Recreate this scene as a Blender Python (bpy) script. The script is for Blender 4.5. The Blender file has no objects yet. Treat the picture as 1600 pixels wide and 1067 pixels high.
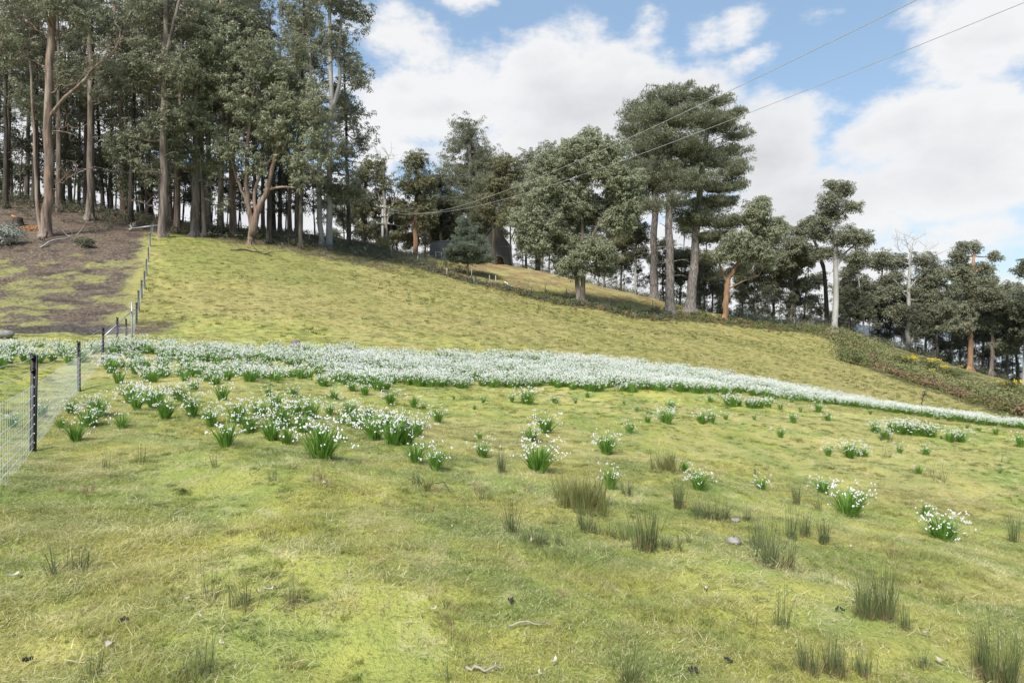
import bpy, math, random
import numpy as np
from mathutils import Vector
random.seed(7); rng = np.random.default_rng(11)
R = math.radians
# ---------------------------------------------------------------- camera, sky, sun
SC = bpy.context.scene
COL = SC.collection
F, HY, CX = 1067.0, 520.0, 800.0            # focal length, horizon row and centre column of the 1600 px wide photograph
cam_d = bpy.data.cameras.new('camera'); cam = bpy.data.objects.new('camera', cam_d); COL.objects.link(cam)
cam_d.lens = 24.0; cam_d.sensor_width = 36.0; cam_d.clip_end = 40000; cam_d.clip_start = 0.1
cam.location = (0, 0, 0)
cam.rotation_euler = (R(90), 0, 0)
cam_d.shift_y = -(533.5 - HY) / 1600.0 * 1.0
SC.camera = cam
SUN_EL, SUN_AZ = 48.0, 205.0                 # azimuth measured clockwise from +Y: behind the camera, to the left
w = bpy.data.worlds.new('World'); SC.world = w; w.use_nodes = True
EXPO = 2.0
SC.view_settings.view_transform = 'Standard'; SC.view_settings.look = 'None'
SC.view_settings.exposure = EXPO; SC.view_settings.gamma = 1.0
CLOUDS = [  # centre column, row, half width, half height, strength: turned into directions in the sky
 (700,165,190,80,1.0),(880,150,170,85,1.05),(1010,150,140,75,1.0),(900,255,280,110,1.0),(640,118,70,42,.9),
 (600,235,55,50,.62),(615,45,85,48,.62),(756,2,62,30,.72),(1010,48,58,38,.66),(1155,25,72,42,.52),
 (1210,240,80,100,.95),(1260,330,170,100,1.0),(1400,215,105,58,.95),(1530,235,150,82,1.05),(1450,305,230,75,.9),
 (1545,55,125,75,.88),(1560,110,90,50,.7),(1500,372,190,28,.62),(1200,90,40,14,.4),(1180,170,60,40,.5),
 (100,100,330,150,.85),(330,330,600,75,.9),(900,420,700,80,1.0),(1380,470,420,35,.95),(-300,150,300,200,.9),(1900,200,240,90,.8),
 (0,-300,400,180,.8),(1300,-260,380,120,.8)]
def world_nodes():
    nt = w.node_tree; N = nt.nodes; L = nt.links; N.clear()
    out = N.new('ShaderNodeOutputWorld'); bg = N.new('ShaderNodeBackground')
    sky = N.new('ShaderNodeTexSky'); sky.sky_type = 'NISHITA'; sky.sun_disc = False
    sky.sun_elevation = R(SUN_EL); sky.sun_rotation = R(SUN_AZ); sky.air_density = 1.0; sky.dust_density = 1.2; sky.ozone_density = 1.4
    def M(op, a, b=None, c=None, cl=False):
        n = N.new('ShaderNodeMath'); n.operation = op; n.use_clamp = cl
        for i, v in enumerate((a, b, c)):
            if v is None: continue
            if isinstance(v, (int, float)): n.inputs[i].default_value = v
            else: L.new(v, n.inputs[i])
        return n.outputs[0]
    def V(op, a, b):
        n = N.new('ShaderNodeVectorMath'); n.operation = op
        for i, v in enumerate((a, b)):
            if v is None: continue
            if isinstance(v, tuple): n.inputs[i].default_value = v
            else: L.new(v, n.inputs[i])
        return n.outputs['Value'] if op == 'LENGTH' else n.outputs[0]
    tc = N.new('ShaderNodeTexCoord'); sep = N.new('ShaderNodeSeparateXYZ'); L.new(tc.outputs['Generated'], sep.inputs[0])
    az = M('ARCTAN2', sep.outputs[0], sep.outputs[1]); el = M('ARCSINE', sep.outputs[2])
    cb = N.new('ShaderNodeCombineXYZ'); L.new(az, cb.inputs[0]); L.new(el, cb.inputs[1])
    P = cb.outputs[0]
    def noise(vec, scale, det, rough=.55, off=0):
        n = N.new('ShaderNodeTexNoise'); n.inputs['Scale'].default_value = scale; n.inputs['Detail'].default_value = det
        n.inputs['Roughness'].default_value = rough
        L.new(V('ADD', vec, (off, off*.7, off*.3)), n.inputs['Vector']); return n
    P2 = V('MULTIPLY', P, (1, 1.7, 1))
    nd = noise(P2, 5.0, 5)
    warp = V('MULTIPLY', V('SUBTRACT', nd.outputs['Color'], (.5, .5, .5)), (.22, .12, 0))
    Q = V('ADD', P, warp)
    acc = None
    for (px, py, rx, ry, s) in CLOUDS:
        d = Vector(((px-CX)/F, 1, (HY-py)/F)); a = math.atan2(d.x, d.y); e = math.asin(d.z/d.length)
        n = V('MULTIPLY', V('SUBTRACT', Q, (a, e, 0)), (F/rx*.86, F/ry*.92, 0))
        v = M('MULTIPLY', M('SUBTRACT', 1.18, V('LENGTH', n, None)), s)
        acc = v if acc is None else M('SMOOTH_MAX', acc, v, .12)
    n2 = noise(P2, 9.0, 8, .6, 3.1); n3 = noise(P2, 3.2, 4, .5, 7.7)
    dens = M('ADD', acc, M('MULTIPLY', M('SUBTRACT', n2.outputs['Fac'], .5), 1.7))
    mr = N.new('ShaderNodeMapRange'); mr.interpolation_type = 'SMOOTHSTEP'
    L.new(dens, mr.inputs[0]); mr.inputs[1].default_value = .14; mr.inputs[2].default_value = .62
    # cloud body: bright billows, slightly grey and violet where it is thick
    thick = M('ADD', M('MULTIPLY', M('SUBTRACT', dens, .75), .55), M('MULTIPLY', M('SUBTRACT', n3.outputs['Fac'], .42), 1.5), cl=True)
    cr = N.new('ShaderNodeMix'); cr.data_type = 'RGBA'; L.new(thick, cr.inputs[0])
    k = 2 ** -EXPO
    cr.inputs[6].default_value = (.93*k, .93*k, .935*k, 1); cr.inputs[7].default_value = (.58*k, .59*k, .62*k, 1)
    sk = N.new('ShaderNodeMix'); sk.data_type = 'RGBA'; sk.inputs[0].default_value = .42
    skm = N.new('ShaderNodeMix'); skm.data_type = 'RGBA'; skm.blend_type = 'MULTIPLY'; skm.inputs[0].default_value = 1
    L.new(sky.outputs[0], skm.inputs[6]); skm.inputs[7].default_value = (.046, .046, .044, 1)
    L.new(skm.outputs[2], sk.inputs[6]); sk.inputs[7].default_value = (.42*k, .62*k, .86*k, 1)
    mx = N.new('ShaderNodeMix'); mx.data_type = 'RGBA'
    L.new(M('MULTIPLY', mr.outputs[0], .96), mx.inputs[0]); L.new(sk.outputs[2], mx.inputs[6]); L.new(cr.outputs[2], mx.inputs[7])
    L.new(mx.outputs[2], bg.inputs[0]); bg.inputs[1].default_value = 1.0
    L.new(bg.outputs[0], out.inputs[0])
world_nodes()
w.cycles.sampling_method = 'MANUAL'; w.cycles.sample_map_resolution = 512
sl = bpy.data.lights.new('sun', 'SUN'); sl.energy = 1.5; sl.angle = R(11); sl.color = (1, .965, .9)
so = bpy.data.objects.new('sun', sl); COL.objects.link(so)
sd = Vector((math.sin(R(SUN_AZ))*math.cos(R(SUN_EL)), math.cos(R(SUN_AZ))*math.cos(R(SUN_EL)), math.sin(R(SUN_EL))))
so.rotation_euler = sd.to_track_quat('Z', 'Y').to_euler(); so.location = (0, -20, 60)
SC.cycles.max_bounces = 6; SC.cycles.diffuse_bounces = 3; SC.cycles.transparent_max_bounces = 4
SC.cycles.use_denoising = True

# ---------------------------------------------------------------- terrain height
CP = [(800,1067,3.8),(0,1067,3.4),(1600,1067,4.5),(52,712,9.2),(124,614,17.8),(160,568,24.3),(184,546,27.7),(198,538,33),
(0,700,9.6),(0,600,18),(0,545,31),(503,720,8.6),(838,738,10.3),(1325,808,10.9),(1470,845,11.3),(1600,900,9),
(1190,768,13.5),(1290,712,18.5),(1220,684,21),(1400,690,22),(1600,700,23),(1040,660,18),(685,660,15.5),(1186,637,28),
(820,632,22),(500,650,13.8),(800,605,28),(400,600,19),(1000,605,30),(1200,625,34),(1400,645,42),(1600,668,42),
(240,540,33),(500,548,35),(700,553,38),(900,562,42),(1000,562,46),(1200,600,48),(1400,635,50),(1600,658,49),
(1000,530,62),(1000,505,78),(1000,493,88),(1047,488,92),(1022,467,104),(908,474,82),(950,452,106),(880,435,108),
(800,415,113),(730,433,94),(700,432,88),(800,457,82),(850,471,79),(690,405,112),(640,400,112),(600,392,112),(560,379,108),
(520,372,98),(440,367,90),(510,386,84),(390,382,74),(305,370,74),(253,370,70),(140,342,77),(72,370,65),(0,341,71),
(0,312,92),(150,325,92),(250,345,90),(350,360,90),(240,440,54),(240,500,41),(50,440,52),(50,510,38),(400,480,47),
(400,420,61),(600,480,54),(600,430,71),(600,403,88),(800,500,58),(1133,500,95),(1200,506,102),(1305,520,105),(1250,513,98),
(1150,540,70),(1250,560,70),(1350,560,82),(1400,590,68),(1600,650,54),(1500,620,60),(1420,552,110),(1515,580,100),
(1590,600,92),(1600,620,70)]
WP = [(0,0,-1.9),(-6,0,-1.55),(8,0,-2.7),(0,-10,-1.9),(-16,2,-1.0),(22,2,-3.9),(-20,20,-.9),(-45,30,-.3),(-80,70,13),(-100,40,5),
(-70,120,15),(-80,200,-10),(0,150,7),(0,220,-20),(-30,140,9),(60,150,-8),(80,210,-35),(130,110,-20),(160,60,-18),(70,40,-7.5),(60,15,-6.5),
(-140,110,10),(30,125,3),(-60,-40,-1),(60,-40,-5),(0,-60,-2)]
A = np.array([((px-CX)/F*Z, Z, (HY-py)/F*Z) for px, py, Z in CP] + WP, float)
def _phi(r2): return np.where(r2 > 1e-9, .5*r2*np.log(np.maximum(r2, 1e-9)), 0)
_n = len(A); _d2 = ((A[:, None, :2]-A[None, :, :2])**2).sum(-1)
_K = np.zeros((_n+3, _n+3)); _K[:_n, :_n] = _phi(_d2) + np.eye(_n)*6.0
_K[:_n, _n] = 1; _K[:_n, _n+1:] = A[:, :2]; _K[_n:, :_n] = _K[:_n, _n:].T
_W = np.linalg.solve(_K, np.concatenate([A[:, 2], np.zeros(3)]))
GX0, GX1, GY0, GY1, GS = -170., 190., -70., 250., .5
_gx = np.arange(GX0, GX1+GS, GS); _gy = np.arange(GY0, GY1+GS, GS)
_GXX, _GYY = np.meshgrid(_gx, _gy)
GH = _W[_n] + _W[_n+1]*_GXX + _W[_n+2]*_GYY
for i in range(_n): GH += _W[i]*_phi((_GXX-A[i, 0])**2 + (_GYY-A[i, 1])**2)
_wave = [(rng.uniform(0, 2*math.pi), rng.uniform(0, 2*math.pi), s*rng.uniform(.8, 1.2), a) for s, a in
         [(.9, .035)]*4 + [(2.1, .018)]*6 + [(4.7, .010)]*6 + [(.35, .05)]*3]
def H(x, y):
    x = np.asarray(x, float); y = np.asarray(y, float)
    xi = np.clip((x-GX0)/GS, 0, GH.shape[1]-1.001); yi = np.clip((y-GY0)/GS, 0, GH.shape[0]-1.001)
    i = xi.astype(int); j = yi.astype(int); u = xi-i; v = yi-j
    h = GH[j, i]*(1-u)*(1-v)+GH[j, i+1]*u*(1-v)+GH[j+1, i]*(1-u)*v+GH[j+1, i+1]*u*v
    dx = np.maximum(np.maximum(GX0-x, x-GX1), 0); dy = np.maximum(np.maximum(GY0-y, y-GY1), 0); d = np.hypot(dx, dy)
    h = np.where(y < -20, h - .02*(-20-y)*0, h)
    h = h*(np.exp(-d/200)) + (-95)*(1-np.exp(-d/200))
    for a, ph, k, amp in _wave: h = h + amp*np.sin((x*math.cos(a)+y*math.sin(a))*k*2+ph)*np.cos((x*math.sin(a*1.7)-y*math.cos(a*1.3))*k*1.3+ph*2)
    return h
def proj(x, y, z): return CX+F*x/y, HY-F*z/y
def G(x, y): return Vector((float(x), float(y), float(H(x, y))))
_T = np.concatenate([np.arange(2.5, 30, .05), np.arange(30, 160, .1)])
def hit(px, py, tmax=160):
    """first point of the ground met along the line of sight through column px, row py"""
    x = (px-CX)/F*_T; z = (HY-py)/F*_T
    below = z < H(x, _T)
    k = np.argmax(below) if below.any() else -1
    if k < 0 or _T[k] > tmax:
        sel = (_T > 50) & (_T < 125); k = np.where(sel)[0][np.argmin((z-H(x, _T))[sel]/_T[sel])]
    return G(x[k], _T[k])
def atd(px, Z): return G((px-CX)/F*Z, Z)

# ---------------------------------------------------------------- helpers
def add_mesh(name, V, Q, mat, parent=None, smooth=False, attr=None, link=True, tris=None):
    me = bpy.data.meshes.new(name)
    V = np.asarray(V, np.float32); Q = np.asarray(Q, np.int32)
    me.vertices.add(len(V)); me.vertices.foreach_set('co', V.ravel())
    k = Q.shape[1]
    me.loops.add(len(Q)*k); me.loops.foreach_set('vertex_index', Q.ravel())
    me.polygons.add(len(Q)); me.polygons.foreach_set('loop_start', np.arange(0, len(Q)*k, k, dtype=np.int32))
    me.update(calc_edges=True)
    if smooth: me.polygons.foreach_set('use_smooth', np.ones(len(Q), bool))
    if attr:
        for an, (dom, arr) in attr.items():
            a = me.attributes.new(an, 'FLOAT', dom); a.data.foreach_set('value', np.asarray(arr, np.float32))
    for m in (mat if isinstance(mat, (list, tuple)) else [mat]): me.materials.append(m)
    o = bpy.data.objects.new(name, me)
    if link: COL.objects.link(o)
    if parent: o.parent = parent
    return o
class MB:
    def __init__(s): s.V = []; s.Q = []; s.n = 0; s.r = []
    def add(s, V, Q, r=0.5):
        V = np.asarray(V, float); Q = np.asarray(Q, int); s.V.append(V); s.Q.append(Q+s.n); s.n += len(V)
        s.r.append(np.full(len(Q), r) if np.isscalar(r) else r)
    def tube(s, P, rad, k=8, r=.5, cap=True):
        P = np.asarray(P, float); m = len(P); rad = np.full(m, rad) if np.isscalar(rad) else np.asarray(rad, float)
        T = np.gradient(P, axis=0); T /= np.linalg.norm(T, axis=1)[:, None]+1e-9
        up = np.array([0, 0, 1.]) if abs(T[0, 2]) < .9 else np.array([1., 0, 0])
        A1 = np.cross(T, up); A1 /= np.linalg.norm(A1, axis=1)[:, None]+1e-9; B1 = np.cross(T, A1)
        th = np.linspace(0, 2*math.pi, k, endpoint=False)
        V = P[:, None]+rad[:, None, None]*(A1[:, None]*np.cos(th)[None, :, None]+B1[:, None]*np.sin(th)[None, :, None])
        i = np.arange(m-1)[:, None]*k; j = np.arange(k)[None]; j2 = (j+1) % k
        Q = np.stack([i+j, i+j2, i+k+j2, i+k+j], -1).reshape(-1, 4)
        V = V.reshape(-1, 3)
        if cap:
            V = np.concatenate([V, [P[0]], [P[-1]]]); c0, c1 = m*k, m*k+1
            e = (m-1)*k; jj = np.arange(0, k, 2); j3 = (jj+1) % k; j4 = (jj+2) % k
            Q = np.concatenate([Q, np.stack([np.full(len(jj), c0), jj, j3, j4], -1)[:, ::-1], np.stack([np.full(len(jj), c1), e+jj, e+j3, e+j4], -1)])
        s.add(V, Q, r)
    def box(s, c, d, rot=0, tilt=None, r=.5):
        c = np.asarray(c, float); d = np.asarray(d, float)/2
        V = np.array([[x, y, z] for z in (-1, 1) for y in (-1, 1) for x in (-1, 1)], float)*d
        if tilt is not None: V = V @ np.array(tilt).T
        cs, sn = math.cos(rot), math.sin(rot); V = V @ np.array([[cs, sn, 0], [-sn, cs, 0], [0, 0, 1]])
        s.add(V+c, [[0, 2, 3, 1], [4, 5, 7, 6], [0, 1, 5, 4], [2, 6, 7, 3], [0, 4, 6, 2], [1, 3, 7, 5]], r)
    def build(s, name, mat, parent=None, smooth=True, link=True):
        return add_mesh(name, np.concatenate(s.V), np.concatenate(s.Q), mat, parent, smooth, {'rnd': ('FACE', np.concatenate(s.r))}, link)
def tag(o, label=None, cat=None, group=None, kind=None):
    if label: o['label'] = label
    if cat: o['category'] = cat
    if group: o['group'] = group
    if kind: o['kind'] = kind
    return o
def empty(name, loc, rz=0):
    e = bpy.data.objects.new(name, None); COL.objects.link(e); e.location = loc; e.rotation_euler = (0, 0, rz); e.empty_display_size = .1
    return e
def kids(o): return [c for c in bpy.data.objects if c.parent == o]
KID = {}
def copy_tree(o, loc, rz=0, sc=1, tilt=(0, 0)):
    c = o.copy(); COL.objects.link(c); c.location = loc; c.rotation_euler = (tilt[0], tilt[1], rz); c.scale = (sc, sc, sc) if np.isscalar(sc) else sc
    for ch in KID[o.name]:
        d = ch.copy(); COL.objects.link(d); d.parent = c
    return c

# ---------------------------------------------------------------- materials
MATS = {}
def newmat(name):
    m = bpy.data.materials.new(name); m.use_nodes = True; m.node_tree.nodes.clear(); MATS[name] = m
    return m, m.node_tree.nodes, m.node_tree.links
def rgba(c): return (c[0], c[1], c[2], 1)
class NT:
    def __init__(s, m): s.N = m.node_tree.nodes; s.L = m.node_tree.links
    def noise(s, vec, scale, det=3, rough=.55, out='Fac', off=None):
        n = s.N.new('ShaderNodeTexNoise'); n.inputs['Scale'].default_value = scale; n.inputs['Detail'].default_value = det; n.inputs['Roughness'].default_value = rough
        if off: vec = s.vm('ADD', vec, off)
        s.L.new(vec, n.inputs['Vector']); return n.outputs[out]
    def vm(s, op, a, b):
        n = s.N.new('ShaderNodeVectorMath'); n.operation = op
        for i, v in enumerate((a, b)):
            if isinstance(v, tuple): n.inputs[i].default_value = v
            else: s.L.new(v, n.inputs[i])
        return n.outputs[0]
    def m(s, op, a, b=0., cl=False):
        n = s.N.new('ShaderNodeMath'); n.operation = op; n.use_clamp = cl
        for i, v in enumerate((a, b)):
            if isinstance(v, (int, float)): n.inputs[i].default_value = v
            else: s.L.new(v, n.inputs[i])
        return n.outputs[0]
    def mix(s, f, a, b, mode='MIX'):
        n = s.N.new('ShaderNodeMix'); n.data_type = 'RGBA'; n.blend_type = mode
        for i, v in ((0, f), (6, a), (7, b)):
            if isinstance(v, (int, float)): n.inputs[i].default_value = v
            elif isinstance(v, tuple): n.inputs[i].default_value = rgba(v)
            else: s.L.new(v, n.inputs[i])
        return n.outputs[2]
    def step(s, v, a, b):
        n = s.N.new('ShaderNodeMapRange'); n.interpolation_type = 'SMOOTHSTEP'; s.L.new(v, n.inputs[0]); n.inputs[1].default_value = a; n.inputs[2].default_value = b
        return n.outputs[0]
    def attr(s, name):
        n = s.N.new('ShaderNodeAttribute'); n.attribute_name = name; return n.outputs['Fac']
    def pos(s): return s.N.new('ShaderNodeNewGeometry').outputs['Position']
    def obj(s): return s.N.new('ShaderNodeTexCoord').outputs['Object']
    def bump(s, h, strength, dist):
        n = s.N.new('ShaderNodeBump'); n.inputs['Strength'].default_value = strength; n.inputs['Distance'].default_value = dist; s.L.new(h, n.inputs['Height']); return n.outputs[0]
    def surf(s, col, rough=.8, spec=.3, normal=None, trans=0, metal=0):
        b = s.N.new('ShaderNodeBsdfPrincipled'); o = s.N.new('ShaderNodeOutputMaterial')
        if isinstance(col, tuple): b.inputs['Base Color'].default_value = rgba(col)
        else: s.L.new(col, b.inputs['Base Color'])
        b.inputs['Roughness'].default_value = rough; b.inputs['Specular IOR Level'].default_value = spec; b.inputs['Metallic'].default_value = metal
        if normal is not None: s.L.new(normal, b.inputs['Normal'])
        if trans:
            t = s.N.new('ShaderNodeBsdfTranslucent'); mx = s.N.new('ShaderNodeMixShader'); mx.inputs[0].default_value = trans
            if isinstance(col, tuple): t.inputs[0].default_value = rgba(col)
            else: s.L.new(col, t.inputs[0])
            s.L.new(b.outputs[0], mx.inputs[1]); s.L.new(t.outputs[0], mx.inputs[2]); s.L.new(mx.outputs[0], o.inputs[0])
        else: s.L.new(b.outputs[0], o.inputs[0])
def simple(name, c1, c2, scale=3., rough=.8, spec=.3, stretch=(1, 1, 1), bump=0, dist=.02, trans=0, metal=0, c3=None, wrnd=.5, det=4):
    m, _, _ = newmat(name); t = NT(m)
    v = t.vm('MULTIPLY', t.obj(), stretch)
    n = t.noise(v, scale, det)
    f = t.step(n, .32, .68)
    if wrnd: f = t.m('ADD', t.m('MULTIPLY', f, 1-wrnd), t.m('MULTIPLY', t.attr('rnd'), wrnd), True)
    c = t.mix(f, c1, c2)
    if c3: c = t.mix(t.step(t.noise(v, scale*.35, 3, off=(5, 3, 1)), .5, .66), c, c3)
    nb = t.bump(n, bump, dist) if bump else None
    t.surf(c, rough, spec, nb, trans, metal)
    return m
def leafmat(name, dark, light, tint, spec=.35, rough=.5, trans=.36):
    m, _, _ = newmat(name); t = NT(m)
    oi = t.N.new('ShaderNodeObjectInfo').outputs['Random']
    n = t.noise(t.pos(), .35, 3); r = t.attr('rnd')
    c = t.mix(t.m('ADD', t.m('MULTIPLY', r, .75), t.m('MULTIPLY', t.step(n, .3, .7), .25)), dark, light)
    c = t.mix(t.m('MULTIPLY', oi, .7), c, tint)
    c = t.mix(t.step(t.noise(t.pos(), .9, 2, off=(9, 2, 4)), .58, .75), c, light)
    t.surf(c, rough, spec, None, trans)
    return m
leafmat('gum_leaf', (.125, .132, .078), (.345, .35, .235), (.225, .23, .148))
leafmat('gum_leaf_pale', (.16, .17, .10), (.41, .43, .285), (.28, .295, .19))
leafmat('gum_leaf_olive', (.125, .128, .062), (.29, .28, .155), (.21, .205, .11))
leafmat('pine_needle', (.115, .125, .074), (.30, .31, .20), (.195, .205, .125), spec=.25)
leafmat('blue_needle', (.10, .125, .085), (.25, .29, .215), (.16, .195, .145), spec=.25)
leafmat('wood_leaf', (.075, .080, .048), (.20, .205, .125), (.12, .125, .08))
simple('bark_pink', (.26, .175, .13), (.10, .08, .066), 4.5, .85, .2, (1, 1, .14), .8, .06, c3=(.28, .235, .19), wrnd=0, det=6)
simple('bark_grey', (.20, .165, .135), (.075, .062, .052), 4.5, .85, .2, (1, 1, .13), .8, .06, c3=(.25, .21, .175), wrnd=0, det=6)
simple('bark_pale', (.40, .39, .36), (.28, .27, .245), 1.3, .8, .2, (1, 1, .25), .3, .03, c3=(.34, .30, .25), wrnd=0)
simple('bark_red', (.27, .16, .095), (.15, .095, .065), 2.5, .85, .2, (1, 1, .12), .6, .05, c3=(.33, .19, .10), wrnd=0)
simple('bark_pine', (.23, .205, .185), (.085, .075, .068), 5.5, .95, .1, (1, 1, .3), 1., .10, wrnd=0, det=6)
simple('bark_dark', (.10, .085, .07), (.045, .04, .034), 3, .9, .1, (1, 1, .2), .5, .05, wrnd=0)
simple('dead_wood', (.40, .36, .31), (.26, .23, .20), 4, .85, .2, (1, 1, .3), .3, .02, wrnd=0)
simple('weathered_timber', (.27, .26, .24), (.17, .165, .15), 6, .9, .2, (1, 1, .2), .4, .01, wrnd=0)
simple('cut_wood', (.62, .27, .09), (.50, .20, .06), 8, .8, .2, wrnd=0)
simple('black_steel', (.012, .012, .013), (.02, .02, .021), 10, .5, .35, wrnd=0)
simple('galvanised', (.48, .50, .52), (.36, .38, .41), 12, .38, .5, metal=.55, wrnd=0)
simple('wire', (.66, .68, .71), (.55, .57, .60), 12, .45, .5, metal=.2, wrnd=0)
simple('cable', (.42, .42, .42), (.34, .34, .34), 3, .6, .4, wrnd=0)
simple('white_plastic', (.8, .8, .8), (.75, .75, .75), 3, .4, .5, wrnd=0)
simple('tank_grey', (.055, .062, .066), (.038, .043, .047), 2, .6, .4, wrnd=0)
simple('shed_board', (.17, .17, .155), (.10, .10, .09), 3, .9, .2, (1, 1, 6), .5, .02, wrnd=.4)
simple('shed_roof', (.22, .225, .23), (.16, .16, .165), 3, .6, .4, wrnd=0)
simple('doorway_dark', (.02, .018, .016), (.03, .026, .022), 3, .9, .1, wrnd=0)
simple('red_rust', (.09, .04, .03), (.06, .03, .025), 6, .9, .2, wrnd=0)
simple('rock', (.30, .28, .25), (.16, .15, .135), 9, .85, .2, bump=.6, dist=.02, wrnd=0)
simple('stump_wood', (.20, .18, .155), (.12, .105, .09), 9, .9, .2, (1, 1, .3), .6, .02, wrnd=0)
simple('dry_leaf', (.50, .45, .37), (.30, .24, .18), 20, .7, .3, wrnd=0)
simple('dung', (.028, .026, .025), (.05, .046, .042), 30, .8, .3, bump=.5, wrnd=0)
simple('petal', (.84, .83, .80), (.72, .73, .68), 8, .55, .3, trans=.3, wrnd=.3)
simple('strap_leaf', (.080, .190, .020), (.200, .350, .065), 4, .42, .45, trans=.25, wrnd=.8)
simple('rush_stem', (.055, .085, .030), (.17, .19, .08), 2, .6, .3, trans=.1, wrnd=.8)
simple('dry_stem', (.36, .27, .15), (.24, .18, .09), 2, .8, .2, trans=.15, wrnd=.8)
simple('tussock_blade', (.12, .15, .040), (.28, .26, .10), 2, .6, .3, trans=.2, wrnd=.8)
simple('bracken_frond', (.14, .10, .055), (.32, .24, .14), 1.2, .9, .1, trans=.2, wrnd=.7, c3=(.16, .17, .06))
simple('gorse_leaf', (.07, .085, .032), (.19, .21, .085), .5, .7, .2, trans=.15, wrnd=.6)
simple('gorse_flower', (.72, .50, .03), (.80, .60, .07), 3, .7, .2, trans=.2, wrnd=.6)
simple('olive_scrub', (.15, .16, .06), (.30, .29, .13), .5, .7, .2, trans=.15, wrnd=.6)
simple('silver_leaf', (.20, .22, .18), (.42, .44, .38), 2, .6, .3, trans=.15, wrnd=.8)
simple('hazed_hill', (.10, .125, .155), (.125, .15, .185), .001, 1, 0, wrnd=0)  # distance haze painted into the colour: green hills tinted blue, no haze volume

def field_colour(t, P):
    """colour of the pasture from the place it grows at: moss, grass, straw"""
    big = t.noise(P, .13, 3); mid = t.noise(P, .9, 4, off=(13, 5, 0)); fine = t.noise(P, 5., 7, .72, off=(3, 31, 0)); v = t.noise(P, 2.2, 4, .6, off=(7, 7, 7))
    c = t.mix(t.step(mid, .30, .74), (.235, .295, .080), (.470, .440, .110))          # grass green to yellow moss
    c = t.mix(t.m('MULTIPLY', t.step(t.m('ADD', big, t.m('MULTIPLY', mid, .3)), .58, .76), .55), c, (.47, .40, .18))   # dry and tawny
    c = t.mix(t.m('MULTIPLY', t.step(v, .53, .68), .6), c, (.56, .50, .26))          # straw
    c = t.mix(t.m('MULTIPLY', t.step(fine, .56, .68), .65), c, (.13, .155, .045))     # dark tufts
    return c
m, _, _ = newmat('pasture'); t = NT(m); P = t.pos()
c = field_colour(t, P)
fine = t.noise(P, 11., 6, .7); ff = t.noise(t.vm('MULTIPLY', P, (1, .5, 1)), 38., 4, .7)
c = t.mix(t.m('MULTIPLY', t.step(ff, .5, .66), .7), c, (.12, .13, .045))
c = t.mix(t.m('MULTIPLY', t.step(t.noise(P, 1.9, 7, .75, off=(40, 1, 1)), .55, .68), .6), c, (.10, .105, .04))
# hill side: tawny crest
tw = t.attr('tawny'); nn = t.noise(P, .22, 4, .6, off=(21, 2, 0))
c = t.mix(t.m('MULTIPLY', t.m('ADD', t.m('MULTIPLY', tw, 1.3), t.m('SUBTRACT', nn, .5), True), .75), c, t.mix(t.step(fine, .38, .62), (.17, .155, .06), (.46, .375, .16)))
lg = t.attr('lush'); c = t.mix(t.m('MULTIPLY', t.m('ADD', t.m('MULTIPLY', lg, 1.2), t.m('MULTIPLY', t.m('SUBTRACT', nn, .5), 1.5), True), .40), c, t.mix(t.step(fine, .4, .62), (.17, .22, .05), (.09, .12, .03)))
# bare earth and bark litter
br = t.attr('bare'); n5 = t.noise(P, .35, 6, .65, off=(1, 9, 0)); n6 = t.noise(P, 5, 5, .7)
ear = t.mix(t.step(n6, .42, .62), (.085, .066, .050), (.215, .165, .122)); ear = t.mix(t.step(t.noise(P, .5, 4, off=(2, 2, 9)), .5, .65), ear, (.075, .06, .052))
lit = t.noise(t.vm('MULTIPLY', P, (1, 1, 1)), 9, 2, .5, off=(5, 5, 5)); ear = t.mix(t.m('MULTIPLY', t.step(lit, .66, .70), .8), ear, (.42, .37, .32))
bmask = t.step(t.m('ADD', br, t.m('MULTIPLY', t.m('SUBTRACT', n5, .5), 2.4)), .36, .66)
c = t.mix(t.m('MULTIPLY', t.step(br, .15, .5), .8), c, t.mix(t.step(n6, .4, .6), (.15, .15, .06), (.29, .27, .12)))
c = t.mix(bmask, c, ear)
rs = t.attr('russet'); c = t.mix(t.step(t.m('ADD', rs, t.m('MULTIPLY', t.m('SUBTRACT', n5, .5), 1.2)), .4, .65), c, t.mix(t.step(n6, .4, .6), (.15, .10, .06), (.29, .20, .11)))
ch = t.attr('char'); c = t.mix(t.step(t.m('ADD', ch, t.m('MULTIPLY', t.m('SUBTRACT', n5, .5), 1.6)), .45, .6), c, t.mix(t.step(n6, .4, .6), (.045, .04, .036), (.12, .10, .085)))
sh = t.attr('heath'); c = t.mix(t.step(t.m('ADD', sh, t.m('MULTIPLY', t.m('SUBTRACT', t.noise(P, 1.3, 5, .65), .5), 1.5)), .4, .7), c, (.075, .075, .035))
t.surf(c, .95, .1, t.bump(t.m('ADD', fine, t.m('MULTIPLY', ff, .4)), .8, .06))
m, _, _ = newmat('grass_blade'); t = NT(m); P = t.pos()
c = field_colour(t, P); r = t.attr('rnd')
c = t.mix(t.step(r, .62, 1.0), c, (.76, .68, .42)); c = t.mix(t.m('MULTIPLY', t.step(r, .36, .03), .6), c, (.13, .20, .045))
t.surf(c, .6, .25, None, .4)
m, _, _ = newmat('hill_blade'); t = NT(m); P = t.pos()
c = field_colour(t, P); r = t.attr('rnd'); oi = t.noise(P, .5, 3, off=(4, 4, 4))
c = t.mix(t.m('ADD', .35, t.m('MULTIPLY', t.step(oi, .4, .65), .5)), c, (.56, .45, .21)); c = t.mix(t.step(r, .6, 1.0), c, (.72, .63, .36)); c = t.mix(t.m('MULTIPLY', t.step(r, .30, .02), .8), c, (.15, .18, .05))
t.surf(c, .6, .2, None, .45)
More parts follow.
